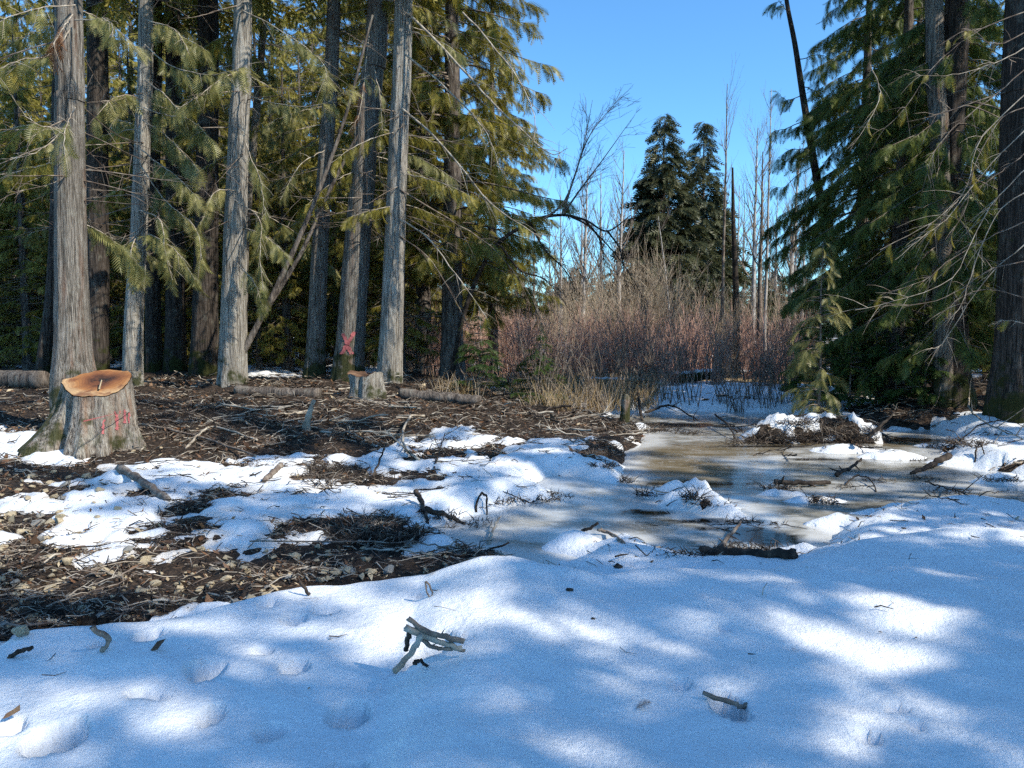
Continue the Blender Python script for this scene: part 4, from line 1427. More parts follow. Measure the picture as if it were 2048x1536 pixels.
# arching dark limb of a leaning tree
def arching_tree():
    Y = 19.0
    x = P(900, 760, Y)[0]
    foot = np.array([x, Y, top(x, Y)])
    t = thing("leaning_tree", "bare leaning tree arching a dark mossy limb over the stream", "tree", foot)
    g = np.random.default_rng(77)
    main = spline([foot + [0, 0, -0.1], P(930, 620, Y), P(985, 500, Y), P(1060, 445, Y - .3), P(1120, 430, Y - .5), P(1170, 440, Y - .6), P(1215, 462, Y - .7), P(1262, 430, Y - .8)], 40)
    mb = MB().add(*tubes((main - foot)[None], np.linspace(0.065, 0.010, 40)[None], 8))
    obj("trunk", mb.mesh("trunk", [M["twig_dark"]]), t)
    ups = [[(1125, 430), (1150, 350), (1180, 270), (1240, 195)], [(1125, 430), (1160, 380), (1205, 320), (1262, 240)], [(1085, 440), (1130, 400), (1165, 300), (1185, 200)], [(1060, 445), (1090, 500), (1130, 540), (1150, 580)],
           [(1170, 440), (1200, 480), (1210, 540)], [(1000, 490), (1040, 540), (1090, 560), (1140, 620)], [(1215, 462), (1240, 500), (1250, 560)], [(1140, 432), (1180, 455), (1240, 520), (1290, 600)]]
    for k, l in enumerate(ups):
        n = 16
        c = spline([P(a, b, Y - 0.5) for a, b in l], n)
        mb = MB().add(*tubes((c - foot)[None], np.linspace(0.028, 0.004, n)[None], 4))
        for lv, (cn, lf, rr) in enumerate([(26, 0.32, 0.006)]):
            si = g.integers(4, n, cn)
            tg = norm(c[si] - c[si - 1])
            d = norm(tg + g.normal(0, 0.45, (cn, 3)))
            L = np.linalg.norm(c[-1] - c[0]) * lf * g.uniform(0.3, 1, cn)
            tt = np.linspace(0, 1, 5)[None, :, None]
            PT = c[si][:, None] + d[:, None] * L[:, None, None] * tt + np.cumsum(g.normal(0, 0.03, (cn, 5, 3)), 1) * L[:, None, None]
            mb.add(*tubes(PT - foot, np.array([[1, .8, .6, .45, .3]]) * rr * np.ones((cn, 1)), 3))
            b2 = np.repeat(np.arange(cn), 4)
            s2 = g.integers(1, 5, len(b2))
            d2 = norm(norm(PT[b2, s2] - PT[b2, s2 - 1]) + g.normal(0, 0.5, (len(b2), 3)))
            L2 = L[b2] * 0.35
            t3 = np.linspace(0, 1, 3)[None, :, None]
            mb.add(*tubes(PT[b2, s2][:, None] + d2[:, None] * L2[:, None, None] * t3 - foot, 0.003 * np.ones((len(b2), 3)), 3))
        obj("limb", mb.mesh("limb", [M["twig_dark" if k > 2 else "twig"]], False), t)


arching_tree()





def shrub_mesh(seed, H=2.2, nst=46, matname="stem_red", wide=0.7, tw=5):
    g = np.random.default_rng(seed)
    n = 6
    s = np.linspace(0, 1, n)
    az = g.uniform(0, 6.283, nst)
    h = H * g.uniform(0.5, 1.05, nst)
    sp_ = wide * g.uniform(0.1, 1.0, nst) * h / H
    b0 = g.normal(0, 0.22, (nst, 2))
    jit = np.cumsum(g.normal(0, 0.025, (nst, n, 2)), 1) * h[:, None, None]
    PT = np.stack([b0[:, :1] + np.cos(az)[:, None] * sp_[:, None] * s ** 1.3 + jit[..., 0], b0[:, 1:] + np.sin(az)[:, None] * sp_[:, None] * s ** 1.3 + jit[..., 1], h[:, None] * s - 0.05], -1)
    mb = MB()
    mb.add(*tubes(PT, 0.012 * (1 - 0.75 * s)[None] * g.uniform(0.7, 1.4, (nst, 1)), 3))
    bi = np.repeat(np.arange(nst), tw)
    si = g.integers(2, n, len(bi))
    tg = norm(PT[bi, si] - PT[bi, si - 1])
    d = norm(tg + g.normal(0, 0.4, (len(bi), 3)) + [0, 0, 0.2])
    L = h[bi] * g.uniform(0.12, 0.36, len(bi))
    t3 = np.linspace(0, 1, 3)[None, :, None]
    mb.add(*tubes(PT[bi, si][:, None] + d[:, None] * L[:, None, None] * t3, 0.0055 * np.array([[1, .8, .4]]) * np.ones((len(bi), 1)), 3))
    return mb.mesh("stems", [M[matname]], False)


SH_R = [shrub_mesh(400 + k, 2.0, 50, "stem_red") for k in range(3)]
SH_T = [shrub_mesh(410 + k, 3.2, 60, "stem_tan", 1.2, 7) for k in range(3)]
SH_D = [shrub_mesh(420 + k, 2.0, 18, "twig", 1.3, 6) for k in range(2)]
for k in range(92):
    Y = rng.uniform(21.5, 35)
    px = rng.uniform(840, 1620)
    x = P(px, 700, Y)[0]
    if Y < 20 and px < 1180:
        continue
    me = SH_R[k % 3]
    t = thing("dogwood_shrub", "red stemmed leafless shrub of the thicket", "shrub", (x, Y, top(x, Y)), rng.uniform(0, 6), "red stemmed shrubs of the thicket")
    s = rng.uniform(0.6, 1.15)
    t.scale = (s, s, s)
    obj("stems", me, t)
for k, (px, Y, s) in enumerate([(1240, 29, 1.0), (1290, 27, 1.15), (1330, 28, 1.1), (1200, 31, 1.0), (1370, 30, 0.9), (1150, 33, 1.0), (1100, 34, 1.0), (1420, 31, 0.9), (1270, 33, 1.3), (1320, 34, 1.2),
                                (1050, 36, 1.1), (1000, 34, 1.0), (1480, 33, 0.95), (1540, 33, 1.0), (1590, 30, 1.0), (1180, 36, 1.3), (950, 33, 1.0), (900, 30, 1.0), (1120, 28, 0.8), (1450, 26, 0.8)]):
    x = P(px, 700, Y)[0]
    t = thing("willow_shrub", "tall tan willow shrub with dome of fine twigs in the thicket", "shrub", (x, Y, top(x, Y)), k * 1.3, "tan willow shrubs of the thicket")
    t.scale = (s, s, s)
    obj("stems", SH_T[k % 3], t)
for k, (px, py, s) in enumerate([(1100, 812, 0.9), (1190, 822, 0.8), (1365, 808, 1.0), (1450, 812, 0.7), (1530, 815, 0.7), (1060, 800, 0.8), (1510, 800, 0.8), (1250, 800, 1.0), (1310, 800, 1.0),
                                 (1480, 825, 0.7), (1555, 805, 0.8)]):
    p = on(px, py)
    t = thing("bare_shrub", "dark leafless shrub standing at the ice edge", "shrub", p, k * 2.1, "dark leafless shrubs at the ice edge")
    t.scale = (s, s, s)
    obj("stems", SH_D[k % 2], t)

# ------------------------------------------------------------------ right hand trees
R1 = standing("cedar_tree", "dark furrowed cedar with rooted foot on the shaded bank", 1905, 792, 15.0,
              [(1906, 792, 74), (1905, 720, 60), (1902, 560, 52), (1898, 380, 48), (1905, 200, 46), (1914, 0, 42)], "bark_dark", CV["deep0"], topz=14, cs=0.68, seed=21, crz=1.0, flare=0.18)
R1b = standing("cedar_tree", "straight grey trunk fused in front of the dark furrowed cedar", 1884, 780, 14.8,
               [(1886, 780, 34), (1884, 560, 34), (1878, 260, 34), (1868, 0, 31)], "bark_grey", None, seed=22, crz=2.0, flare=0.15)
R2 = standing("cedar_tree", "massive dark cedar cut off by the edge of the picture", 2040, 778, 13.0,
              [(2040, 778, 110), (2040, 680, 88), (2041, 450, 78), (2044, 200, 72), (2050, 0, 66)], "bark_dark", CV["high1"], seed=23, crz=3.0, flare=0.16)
R0 = standing("cedar_tree", "slim dark trunk leaning out over the stream against blue sky", 1690, 780, 20.0,
              [(1705, 780, 24), (1672, 540, 20), (1640, 390, 16), (1612, 230, 13), (1590, 90, 10), (1573, 0, 8)], "bark_dark", None, topz=11.2, seed=24, flare=0.12, sides=16)
for k, l in enumerate([[(1605, 190), (1575, 200), (1555, 185)], [(1612, 240), (1570, 258), (1545, 265), (1540, 290)], [(1628, 330), (1590, 355), (1568, 375), (1545, 372)], [(1578, 30), (1560, 5), (1540, 10)], [(1620, 300), (1580, 300), (1555, 320)],
                       [(1595, 120), (1640, 110), (1680, 130)], [(1600, 170), (1640, 190), (1660, 240)], [(1635, 370), (1600, 420), (1575, 460), (1570, 520)], [(1645, 430), (1610, 480), (1590, 560)]]):
    frond_branch(R0, PX(l, 19.9), 0.014, 0.004, 26, 0.28, "leaf_shaded", seed=320 + k, wood="twig_dark", hang=0.9, twigs=6, s0=0.2)
tree_copy("cedar_tree", CV["deep1"], TR["back2"], P(1790, 700, 16.5)[0], 16.5, 0.5, 0.68, "dark heavy cedar with drooping curtains of foliage", "tree", None)
tree_copy("cedar_tree", CV["deep0"], TR["back1"], P(1715, 700, 18.5)[0], 18.5, 2.5, 0.7, "dark cedar behind the slim leaning trunk", "tree", None)
tree_copy("cedar_tree", CV["deep1"], TR["back0"], P(1815, 700, 19.5)[0], 19.5, 4.5, 0.72, "dark cedar filling the gap left of the furrowed trunk", "tree", None)
for k in range(16):
    Y = [20, 24, 28, 33][k % 4] + rng.uniform(-1, 1)
    px = 1800 + (k // 4) * 130 + (k % 4) * 40 + rng.uniform(-30, 30)
    x = P(px, 700, Y)[0]
    tree_copy("background_cedar", CV["back%d" % ((k + 2) % 5)], TR["back%d" % (k % 3)], x, Y, rng.uniform(0, 6.28), rng.uniform(0.45, 0.6), "green cedar of the wood behind the shaded bank", "tree", "cedars of the wood behind the shaded bank")
# bare pale limbs crossing in front on the right, parts of the massive edge tree
right_limbs = [[(2060, 130), (1990, 190), (1920, 245), (1870, 300), (1850, 360)], [(2060, 250), (1980, 330), (1900, 430), (1850, 470), (1790, 520)], [(2060, 20), (1960, 60), (1870, 130), (1800, 230), (1745, 270)],
               [(2060, 330), (1990, 400), (1945, 480), (1900, 560), (1800, 600), (1710, 620)], [(2060, 440), (1990, 470), (1900, 520), (1850, 560), (1760, 590)], [(2060, 180), (1960, 280), (1930, 380), (1870, 440), (1760, 500)],
               [(2060, 520), (1980, 540), (1900, 590), (1820, 610), (1740, 600)], [(2060, 90), (1980, 130), (1900, 150), (1830, 150)], [(2060, 600), (1990, 580), (1930, 590), (1870, 640)], [(2060, 380), (2000, 420), (1960, 500), (1930, 590), (1905, 640)],
               [(2060, 210), (2000, 240), (1950, 330), (1930, 420), (1890, 480)], [(2060, 650), (2010, 640), (1985, 650)], [(2060, 300), (2020, 330), (1980, 360), (1930, 400)], [(1740, 130), (1760, 180), (1745, 230), (1700, 300)],
               [(2060, 60), (1990, 90), (1940, 60), (1880, 90)], [(2060, 480), (1970, 560), (1890, 680), (1860, 700)]]
for k, l in enumerate(right_limbs):
    dl = [(a, b, -0.9 - 0.12 * i) for i, (a, b) in enumerate(l)]
    frond_branch(R2, PX(dl, 13.0), 0.010, 0.0025, 4 if k % 3 else 0, 0.25, "leaf", seed=350 + k, wood="twig_pale" if k % 2 else "twig", twigs=18, hang=0.7)
# young trees and firs
p = on(1640, 800)
t = tree_copy("young_cedar", CV["young"], None, P(1640, 700, 14.3)[0], 14.3, 0.3, 1.0, "sunlit yellow green young cedar before the dark foliage", "tree", None)
V, Q = tubes(np.array([[[0, 0, -0.1], [0.02, 0, 1.2], [0, 0.02, 2.4], [0, 0, 3.4]]]), np.array([[0.03, 0.024, 0.014, 0.004]]), 6)
young_stem = MB().add(V, Q).mesh("trunk", [M["twig"]])
obj("trunk", young_stem, t)
for k, (px, py, s, lab) in enumerate([(958, 792, 1.0, "young fir at the end of the fallen log"), (1790, 812, 1.15, "dark young fir beside the snowy debris pile on the shaded bank"), (1700, 818, 1.0, "small fir between the shaded bank shrubs"),
                                      (1850, 806, 1.0, "young fir close to the foot of the furrowed trunk"), (1635, 812, 1.05, "small dark fir under the yellow green young cedar"), (1080, 806, 0.85, "dusky little fir in the reeds beyond the near bank"), (1740, 800, 1.3, "bushy young fir under the dark heavy cedar")]):
    p = on(px, py)
    t = thing("young_fir", lab, "tree", p, k * 1.1)
    t.scale = (s * 1.05, s * 1.05, s)
    obj("crown", CV["fir%d" % (k % 2)], t)
    st = obj("trunk", young_stem, t)
    st.scale = (0.7, 0.7, 0.5)
# broken brown snag in the shade on the right
p = on(1782, 790)
Y = 17.5
x = P(1782, 700, Y)[0]
foot = np.array([x, Y, top(x, Y)])
t = thing("broken_snag", "splintered brown snag stump under the dark cedars", "dead tree", foot)
rows = [(0, 0, -0.2, 0.30), (0.02, 0, 0.5, 0.25), (-0.05, 0, 1.2, 0.2), (-0.08, 0, 1.7, 0.12)]
obj("trunk", trunk_mesh(rows, "bark_stump", 22, 24, 0.10, 0.3, 0.4, 4, 9), t)
for k in range(6):
    a = k * 1.05
    V, Q = tubes(np.array([[[math.cos(a) * .09 - .08, math.sin(a) * .09, 1.55], [math.cos(a) * .12 - .08, math.sin(a) * .12, 1.8], [math.cos(a) * .11 - .08, math.sin(a) * .1, 1.9 + 0.15 * (k % 3)]]]), np.array([[0.05, 0.03, 0.004]]), 4)
    obj("splinter", MB().add(V, Q).mesh("splinter", [M["chip"]]), t)

# cedars standing to the right of the view: their shade falls across the snow
for k, (x, y, v, s) in enumerate([(8.6, -2.6, 0, 0.85), (11.5, -1.2, 1, 0.95), (12.5, -5.0, 2, 0.9), (12.4, 2.4, 3, 1.05), (16.0, -4.0, 4, 0.9), (14.5, 7.8, 0, 0.7), (13.5, 12.5, 1, 0.8),
                                  (10.0, 0.4, 2, 0.6), (17.5, 2.0, 2, 0.75)]):
    tree_copy("background_cedar", CV["back%d" % v], TR["back%d" % (k % 3)], x, y, k * 1.7, s, "cedar standing beyond the edge of the shaded bank", "tree", "cedars beyond the edge of the shaded bank", z=-0.1)

# ------------------------------------------------------------------ logs, branches and stones lying about
def log_between(a, b, r0, r1, matname, label, name="fallen_log", n=18, sides=14, wob=0.01, seed=0, snow_cap=False, lift=0.6, cat="log"):
    g = np.random.default_rng(seed)
    pa, pb = np.array(a, float), np.array(b, float)
    c = pa + (pb - pa) * np.linspace(0, 1, n)[:, None] + g.normal(0, wob, (n, 3))
    r = np.linspace(r0, r1, n) * (1 + g.normal(0, 0.03, n))
    V, Q = tubes((c - c[0])[None], r[None], sides)
    T = []
    for e, k0 in ((0, 0), (1, (n - 1) * sides)):
        T += [[k0, k0 + k + (0 if e else 1), k0 + k + (1 if e else 0)] for k in range(1, sides - 1)]
    t = thing(name, label, cat, c[0])
    obj("bark", mesh_from("bark", V + g.normal(0, 0.004, V.shape), Q, T, True, [M[matname]]), t)
    if snow_cap:
        cc = c.copy()
        cc[:, 2] += r * 0.72
        V, Q = tubes((cc - c[0])[None], (r * 0.75 * (0.6 + 0.4 * g.random(n)))[None], 10)
        obj("snow_cap", mesh_from("snow_cap", V * [1, 1, 1], Q, None, True, [M["snow"]]), t)
    return t


def gp(px, py, lift=0.0):
    return on(px, py, lift)


a, b = P(800, 786, 14.9), P(962, 790, 14.6)
za, zb = top(a[0], a[1]), top(b[0], b[1])
log_between([a[0], a[1], za + 0.08], [b[0], b[1], zb + 0.1], 0.115, 0.10, "bark_far", "round fallen log beside the small weathered stump", seed=1)
a, b = P(470, 782, 15.2), P(640, 786, 15.0)
log_between([a[0], a[1], top(a[0], a[1]) + 0.05], [b[0], b[1], top(b[0], b[1]) + 0.06], 0.10, 0.12, "bark_far", "dark log lying between the pale cedar and the small stump", seed=2)
a, b = P(-120, 752, 16.5), P(90, 758, 16.2)
log_between([a[0], a[1], top(a[0], a[1]) + 0.15], [b[0], b[1], top(b[0], b[1]) + 0.15], 0.22, 0.20, "bark_far", "thick dark log lying behind the cut stump", seed=3)
a, b = gp(1404, 1112), gp(1588, 1118)
log_between(a + [0, 0, 0.04], b + [0, 0, 0.03], 0.03, 0.042, "twig_dark", "black wet log at the edge of the open water pool", seed=4, n=14)
a, b = P(1340, 778, 22.5), P(1432, 770, 22.8)
log_between([a[0], a[1], 0.02], [b[0], b[1], 0.16], 0.17, 0.13, "bark_dark", "snow capped log slanting in front of the thicket", seed=5, snow_cap=True)
a, b = P(1180, 776, 22.0), P(1290, 784, 22.0)
log_between([a[0], a[1], -0.02], [b[0], b[1], -0.06], 0.12, 0.10, "bark_dark", "flat snow capped log behind the dry reeds", seed=6, snow_cap=True)


def stick(name, label, pxs, r0, r1, matname, lifts, group=None, n=14, wob=0.006, twigs=0, seed=0, cat="branch", Yd=None, sides=6):
    """branch lying on the land, through photographed points; lifts in metres above the land"""
    g = np.random.default_rng(seed + 900)
    pts = []
    for k, (px, py) in enumerate(pxs):
        q = on(px, py)
        q = q if Yd is None else P(px, py, Yd)
        pts.append(np.array(q) + [0, 0, lifts[k]])
    c = spline(pts, n)
    c[1:-1] += g.normal(0, wob, (n - 2, 3))
    r = (r0 + (r1 - r0) * np.linspace(0, 1, n)) * (1 + g.normal(0, 0.10, n))
    mb = MB()
    V, Q = tubes((c - c[0])[None], r[None], sides)
    T = [[0, k + 1, k] for k in range(1, sides - 1)] + [[(n - 1) * sides, (n - 1) * sides + k, (n - 1) * sides + k + 1] for k in range(1, sides - 1)]
    mb.add(V, Q, T)
    o = obj(name, mb.mesh(name, [M[matname]]), None, c[0])
    tag(o, label, cat, group)
    if twigs:
        L = np.linalg.norm(c[-1] - c[0])
        si = g.integers(2, n - 1, twigs)
        d = norm(norm(c[si + 1] - c[si]) * 0.7 + g.normal(0, 0.6, (twigs, 3)) + [0, 0, 0.15])
        ln = (L * g.uniform(0.12, 0.3, twigs))[:, None, None]
        t = np.linspace(0, 1, 4)[None, :, None]
        PT = c[si][:, None] + d[:, None] * ln * t - c[0]
        for k in range(twigs):
            V, Q = tubes(PT[k:k + 1], r1 * np.array([[1, .8, .6, .3]]), 4)
            obj("twig", MB().add(V, Q).mesh("twig", [M[matname]]), o)
    return o


# broken branch pieces over the melt hollow in the front drift
Yb = 3.75
def prop(name, label, l, r0, r1, m, seed, at=None, near=0.03, wob=0.0025, twigs=0, dys=None):
    Y = on(*(at or max(l, key=lambda q: q[1])))[1] - near
    pts = [P(px, py, Y + (dys[i] if dys else 0)) for i, (px, py) in enumerate(l)]
    c = spline(pts, 12)
    g = np.random.default_rng(seed)
    c[1:-1] += g.normal(0, wob, (10, 3))
    r = np.linspace(r0, r1, 12) * (1 + g.normal(0, 0.08, 12))
    V, Q = tubes((c - c[0])[None], r[None], 8)
    V = V + g.normal(0, 0.0012, V.shape)
    V[:8] += (c[0] - c[1]) * g.uniform(0, 0.35, (8, 1))
    V[-8:] += (c[-1] - c[-2]) * g.uniform(0, 0.35, (8, 1))
    T = [[0, k + 1, k] for k in range(1, 7)] + [[88, 88 + k, 88 + k + 1] for k in range(1, 7)]
    o = obj(name, MB().add(V, Q, T).mesh(name, [M[m]]), None, c[0])
    tag(o, label, "branch")
    for k in range(twigs):
        i = 3 + 2 * k
        d = norm(g.normal(0, 0.6, 3) + [0.2, 0, 0.5]) * 0.035
        V, Q = tubes(np.array([[c[i] - c[0], c[i] - c[0] + d * 0.5, c[i] - c[0] + d]]), np.array([[0.004, 0.003, 0.001]]), 4)
        obj("twig", MB().add(V, Q).mesh("twig", [M[m]]), o)
    return o


prop("broken_branch", "split bark branch propped highest over the melt hollow in the front drift", [(818, 1238), (850, 1262), (885, 1272), (926, 1282)], 0.011, 0.014, "twig", 1, at=(930, 1308), twigs=3)
prop("broken_branch", "thick middle branch of the bundle over the melt hollow", [(812, 1256), (850, 1272), (890, 1288), (922, 1296)], 0.017, 0.010, "twig_pale", 2, at=(930, 1308), twigs=2)
prop("broken_branch", "thin curved lowest branch of the bundle over the melt hollow", [(838, 1276), (868, 1294), (895, 1298), (928, 1301)], 0.009, 0.008, "twig", 3, at=(930, 1308), twigs=2)
prop("broken_branch", "pale split stick slanting down into the melt hollow", [(842, 1272), (822, 1305), (790, 1342)], 0.014, 0.013, "twig_pale", 4, at=(930, 1308), near=0.06, dys=[0.0, -0.05, -0.12])
prop("broken_branch", "dark piece standing under the branch bundle", [(820, 1258), (816, 1280), (812, 1300)], 0.013, 0.010, "twig_dark", 5, at=(930, 1308))
prop("broken_branch", "dark crumbled bit lying in the melt hollow", [(828, 1326), (840, 1322), (855, 1332)], 0.010, 0.006, "twig_dark", 6)
prop("bark_strip", "flat bark strip bridging a pointed pit in the front drift", [(1408, 1386), (1440, 1398), (1470, 1407), (1484, 1412), (1495, 1409)], 0.010, 0.010, "twig", 7, wob=0.002)
prop("branch_stub", "thick broken branch stub poking out of the front drift", [(186, 1256), (205, 1268), (217, 1280), (214, 1292), (203, 1302)], 0.014, 0.011, "twig", 8, dys=[-.05, 0, 0.03, 0.02, 0])
prop("bark_piece", "black bark piece on the edge of the drift", [(18, 1313), (40, 1304), (62, 1296)], 0.012, 0.010, "twig_dark", 9)
prop("twig_loop", "small looped twig sticking up from the drift crest", [(858, 1192), (850, 1168), (854, 1163), (862, 1176), (864, 1190)], 0.005, 0.005, "twig", 10)
prop("broken_branch", "short dark stick stuck in the drift edge near the tan stones", [(599, 1163), (610, 1176), (618, 1188)], 0.008, 0.010, "twig_dark", 11)
# dark stone bits, brown leaf and cedar sprig on the drift
for k, (px, py, r, lab) in enumerate([(1139, 1182, 0.022, "small dark stone sunk in the drift"), (1236, 1135, 0.035, "dark lump on the drift near the ice"), (1186, 1240, 0.012, "tiny dark crumb with a twig on the drift")]):
    p = on(px, py)
    g = np.random.default_rng(k)
    bm_v = norm(g.normal(0, 1, (40, 3)))
    th = np.linspace(0, math.pi, 7)
    V = np.array([[math.sin(a) * math.cos(b), math.sin(a) * math.sin(b), math.cos(a) * 0.6] for a in th for b in np.arange(8) * math.pi / 4]) * r * (1 + 0.15 * g.normal(0, 1, (56, 1)))
    Q = [[i * 8 + j, i * 8 + (j + 1) % 8, (i + 1) * 8 + (j + 1) % 8, (i + 1) * 8 + j] for i in range(6) for j in range(8)]
    o = obj("pebble", mesh_from("pebble", V, Q, None, True, [M["twig_dark"]]), None, p)
    tag(o, lab, "stone")
p = on(24, 1455, 0.02)
V = [[-0.03, -0.012, 0], [0.0, -0.018, 0.012], [0.035, 0.0, 0.03], [0.03, 0.01, 0.05], [0.0, 0.015, 0.028], [-0.028, 0.01, 0.012]]
o = obj("dead_leaf", mesh_from("dead_leaf", V, None, [[0, 1, 4], [0, 4, 5], [1, 2, 4], [2, 3, 4]], True, [M["leaf_dead"]]), None, p)
tag(o, "curled brown dead leaf in a dimple of the drift", "leaf")
p = on(1272, 1424, 0.012)
V, T = place_fronds(FR_FINE, np.zeros((1, 3)), np.array([[0.7, 0.4, 0.35]]), np.array([[0.2, -0.3, 1.0]]), np.array([0.075]))
o = obj("cedar_sprig", mesh_from("cedar_sprig", V, None, T, False, [M["leaf_dead"]]), None, p)
tag(o, "tiny dark cedar sprig lying on the drift", "sprig")

# named branches on the bank and ice
stick("fallen_branch", "dark rotten branch slanting across the snow below the cut stump", [(240, 942), (285, 970), (336, 1004)], 0.05, 0.035, "twig", [0.03, 0.03, 0.02], seed=1)
stick("driftwood_snag", "silvery upright driftwood snag on the litter bank", [(612, 868), (616, 835), (628, 800)], 0.075, 0.03, "twig_pale", [0, 0.0, 0.0], seed=2, Yd=None if False else 11.6)
stick("fallen_branch", "pale curved branch hooking down onto the snow", [(848, 838), (822, 852), (806, 880), (812, 905), (838, 922)], 0.022, 0.016, "twig_pale", [0.05, 0.16, 0.1, 0.04, 0.02], seed=3, twigs=3, n=20)
stick("fallen_branch", "bleached bent branch arching over the litter bank", [(372, 897), (400, 876), (425, 866), (470, 872), (515, 884)], 0.018, 0.014, "twig_pale", [0.0, 0.06, 0.1, 0.06, 0.02], seed=4, n=18, twigs=2)
stick("fallen_branch", "long thin pole lying along the litter bank", [(285, 855), (400, 880), (512, 915)], 0.018, 0.012, "twig", [0.05, 0.05, 0.02], seed=5)
stick("fallen_branch", "dark stub pointing up at the ice edge", [(1155, 1068), (1175, 1058), (1197, 1046)], 0.018, 0.012, "twig_dark", [0, 0.0, 0.0], seed=6, Yd=6.6)
stick("fallen_branch", "grey curved stick diving into the snow lump", [(1195, 1070), (1220, 1076), (1247, 1088)], 0.014, 0.018, "twig", [0.05, 0.05, 0.0], seed=7)
stick("fallen_branch", "pale snapped stick leaning beside the open water", [(1438, 1102), (1460, 1082), (1480, 1066)], 0.025, 0.012, "twig", [0.02, 0.05, 0.1], seed=8, twigs=3)
stick("fallen_branch", "straight dark branch frozen into the ice", [(1548, 972), (1600, 974), (1660, 972)], 0.035, 0.022, "twig_dark", [0.05, 0.05, 0.04], seed=9, twigs=3)
stick("fallen_branch", "knobbly dark branch lying on the ice behind the frozen one", [(1672, 955), (1700, 946), (1722, 935)], 0.028, 0.015, "twig_dark", [0.03, 0.07, 0.12], seed=10, twigs=4)
stick("fallen_branch", "dark wedge of bark tilted on the ice", [(1822, 950), (1860, 938), (1898, 926)], 0.02, 0.05, "twig_dark", [0.02, 0.05, 0.10], seed=11)
stick("fallen_branch", "stick pointing up out of the snowy debris pile", [(1738, 872), (1762, 850), (1790, 824)], 0.035, 0.014, "twig_dark", [0, 0.0, 0.0], seed=12, Yd=11.3)
stick("fallen_branch", "arched twig over the ice between the frozen branches", [(1690, 972), (1712, 962), (1740, 968), (1752, 985)], 0.012, 0.008, "twig_dark", [0, 0.06, 0.06, 0.0], seed=13)
stick("fallen_branch", "tangle of low twigs at the drift foot on the ice", [(1850, 972), (1890, 982), (1930, 992)], 0.012, 0.006, "twig_dark", [0.05, 0.04, 0.02], seed=14, twigs=9)
stick("fallen_branch", "crooked dark branch at the tip of the pond tongue", [(832, 1003), (848, 1030), (858, 1058)], 0.03, 0.012, "twig_dark", [0.10, 0.05, 0.0], seed=15, twigs=3)
stick("fallen_branch", "mossy stick half sunk along the pond tongue", [(850, 1025), (900, 1040), (930, 1050)], 0.03, 0.015, "twig_dark", [0.03, 0.03, 0.0], seed=16)
stick("fallen_branch", "long straight stick across the stony litter", [(730, 1106), (800, 1110), (882, 1118)], 0.010, 0.008, "twig_pale", [0.03, 0.03, 0.03], seed=17)
stick("fallen_branch", "bent whip lying over the stony litter", [(500, 1096), (640, 1098), (760, 1098), (860, 1102), (900, 1106)], 0.007, 0.005, "twig", [0.03, 0.05, 0.05, 0.04, 0.02], seed=18, n=20)
stick("fallen_branch", "forked pale twig at the drift corner", [(976, 1090), (985, 1075), (998, 1058)], 0.016, 0.010, "twig_pale", [0.0, 0.05, 0.10], seed=19, twigs=2)
stick("fallen_branch", "short dark log end lying on the snow near the litter edge", [(528, 966), (545, 950), (562, 936)], 0.03, 0.035, "twig", [0.02, 0.03, 0.03], seed=20)
stick("fallen_branch", "thin stick leaning on the bare clump in the snow", [(745, 960), (760, 935), (772, 915)], 0.016, 0.008, "twig_dark", [0.02, 0.10, 0.18], seed=21, twigs=2)
stick("fallen_branch", "spindly twig bush lying on the snow slope", [(868, 940), (880, 915), (890, 895)], 0.012, 0.006, "twig_dark", [0.02, 0.1, 0.2], seed=22, twigs=5)
stick("fallen_branch", "curved root sticking up near the pond tongue", [(952, 1025), (962, 1008), (972, 1015), (974, 1030)], 0.014, 0.008, "twig_dark", [0.0, 0.1, 0.1, 0.0], seed=23)
stick("fallen_branch", "pale crossed branch draped down the shaded bank", [(1935, 800), (1940, 830), (1975, 855), (2045, 885)], 0.018, 0.010, "twig_pale", [0.3, 0.1, 0.06, 0.05], seed=24, twigs=5, n=18)
stick("fallen_branch", "long grey branch lying on top of the shaded bank", [(1990, 790), (2030, 805), (2100, 800)], 0.02, 0.015, "twig", [0.1, 0.08, 0.08], seed=25, twigs=4)
stick("fallen_branch", "arching twig on the snow at the picture edge", [(1920, 885), (1960, 868), (2010, 858), (2050, 862)], 0.012, 0.007, "twig_dark", [0.02, 0.12, 0.12, 0.05], seed=26, twigs=5)
stick("fallen_branch", "hooked twig standing on the snow mound", [(1950, 925), (1952, 905), (1962, 900), (1968, 912)], 0.012, 0.008, "twig_dark", [0.0, 0.05, 0.08, 0.02], seed=27)
stick("fallen_branch", "dark forked branch on the far ice", [(1285, 842), (1275, 815), (1282, 800)], 0.03, 0.012, "twig_dark", [0.0, 0.3, 0.5], seed=28, twigs=5)
stick("fallen_branch", "low dark branch reaching across the far ice", [(1290, 840), (1340, 830), (1395, 845)], 0.03, 0.012, "twig_dark", [0.15, 0.2, 0.05], seed=29, twigs=6)
stick("fallen_branch", "bowed branch at the foot of the debris pile", [(1430, 850), (1455, 868), (1475, 885)], 0.02, 0.010, "twig_dark", [0.2, 0.15, 0.0], seed=30, twigs=4)
# rotten little stump by the far ice
p = on(1248, 846)
t = thing("tree_stump", "narrow rotten dark stump at the far corner of the litter bank", "stump", p)
obj("trunk", trunk_mesh([(0, 0, -0.15, 0.10), (0.02, 0, 0.2, 0.085), (0.03, 0, 0.42, 0.075), (0.03, 0, 0.52, 0.03)], "bark_grey", 18, 16, 0.12, 0.3, 0.15, 4, 31), t)

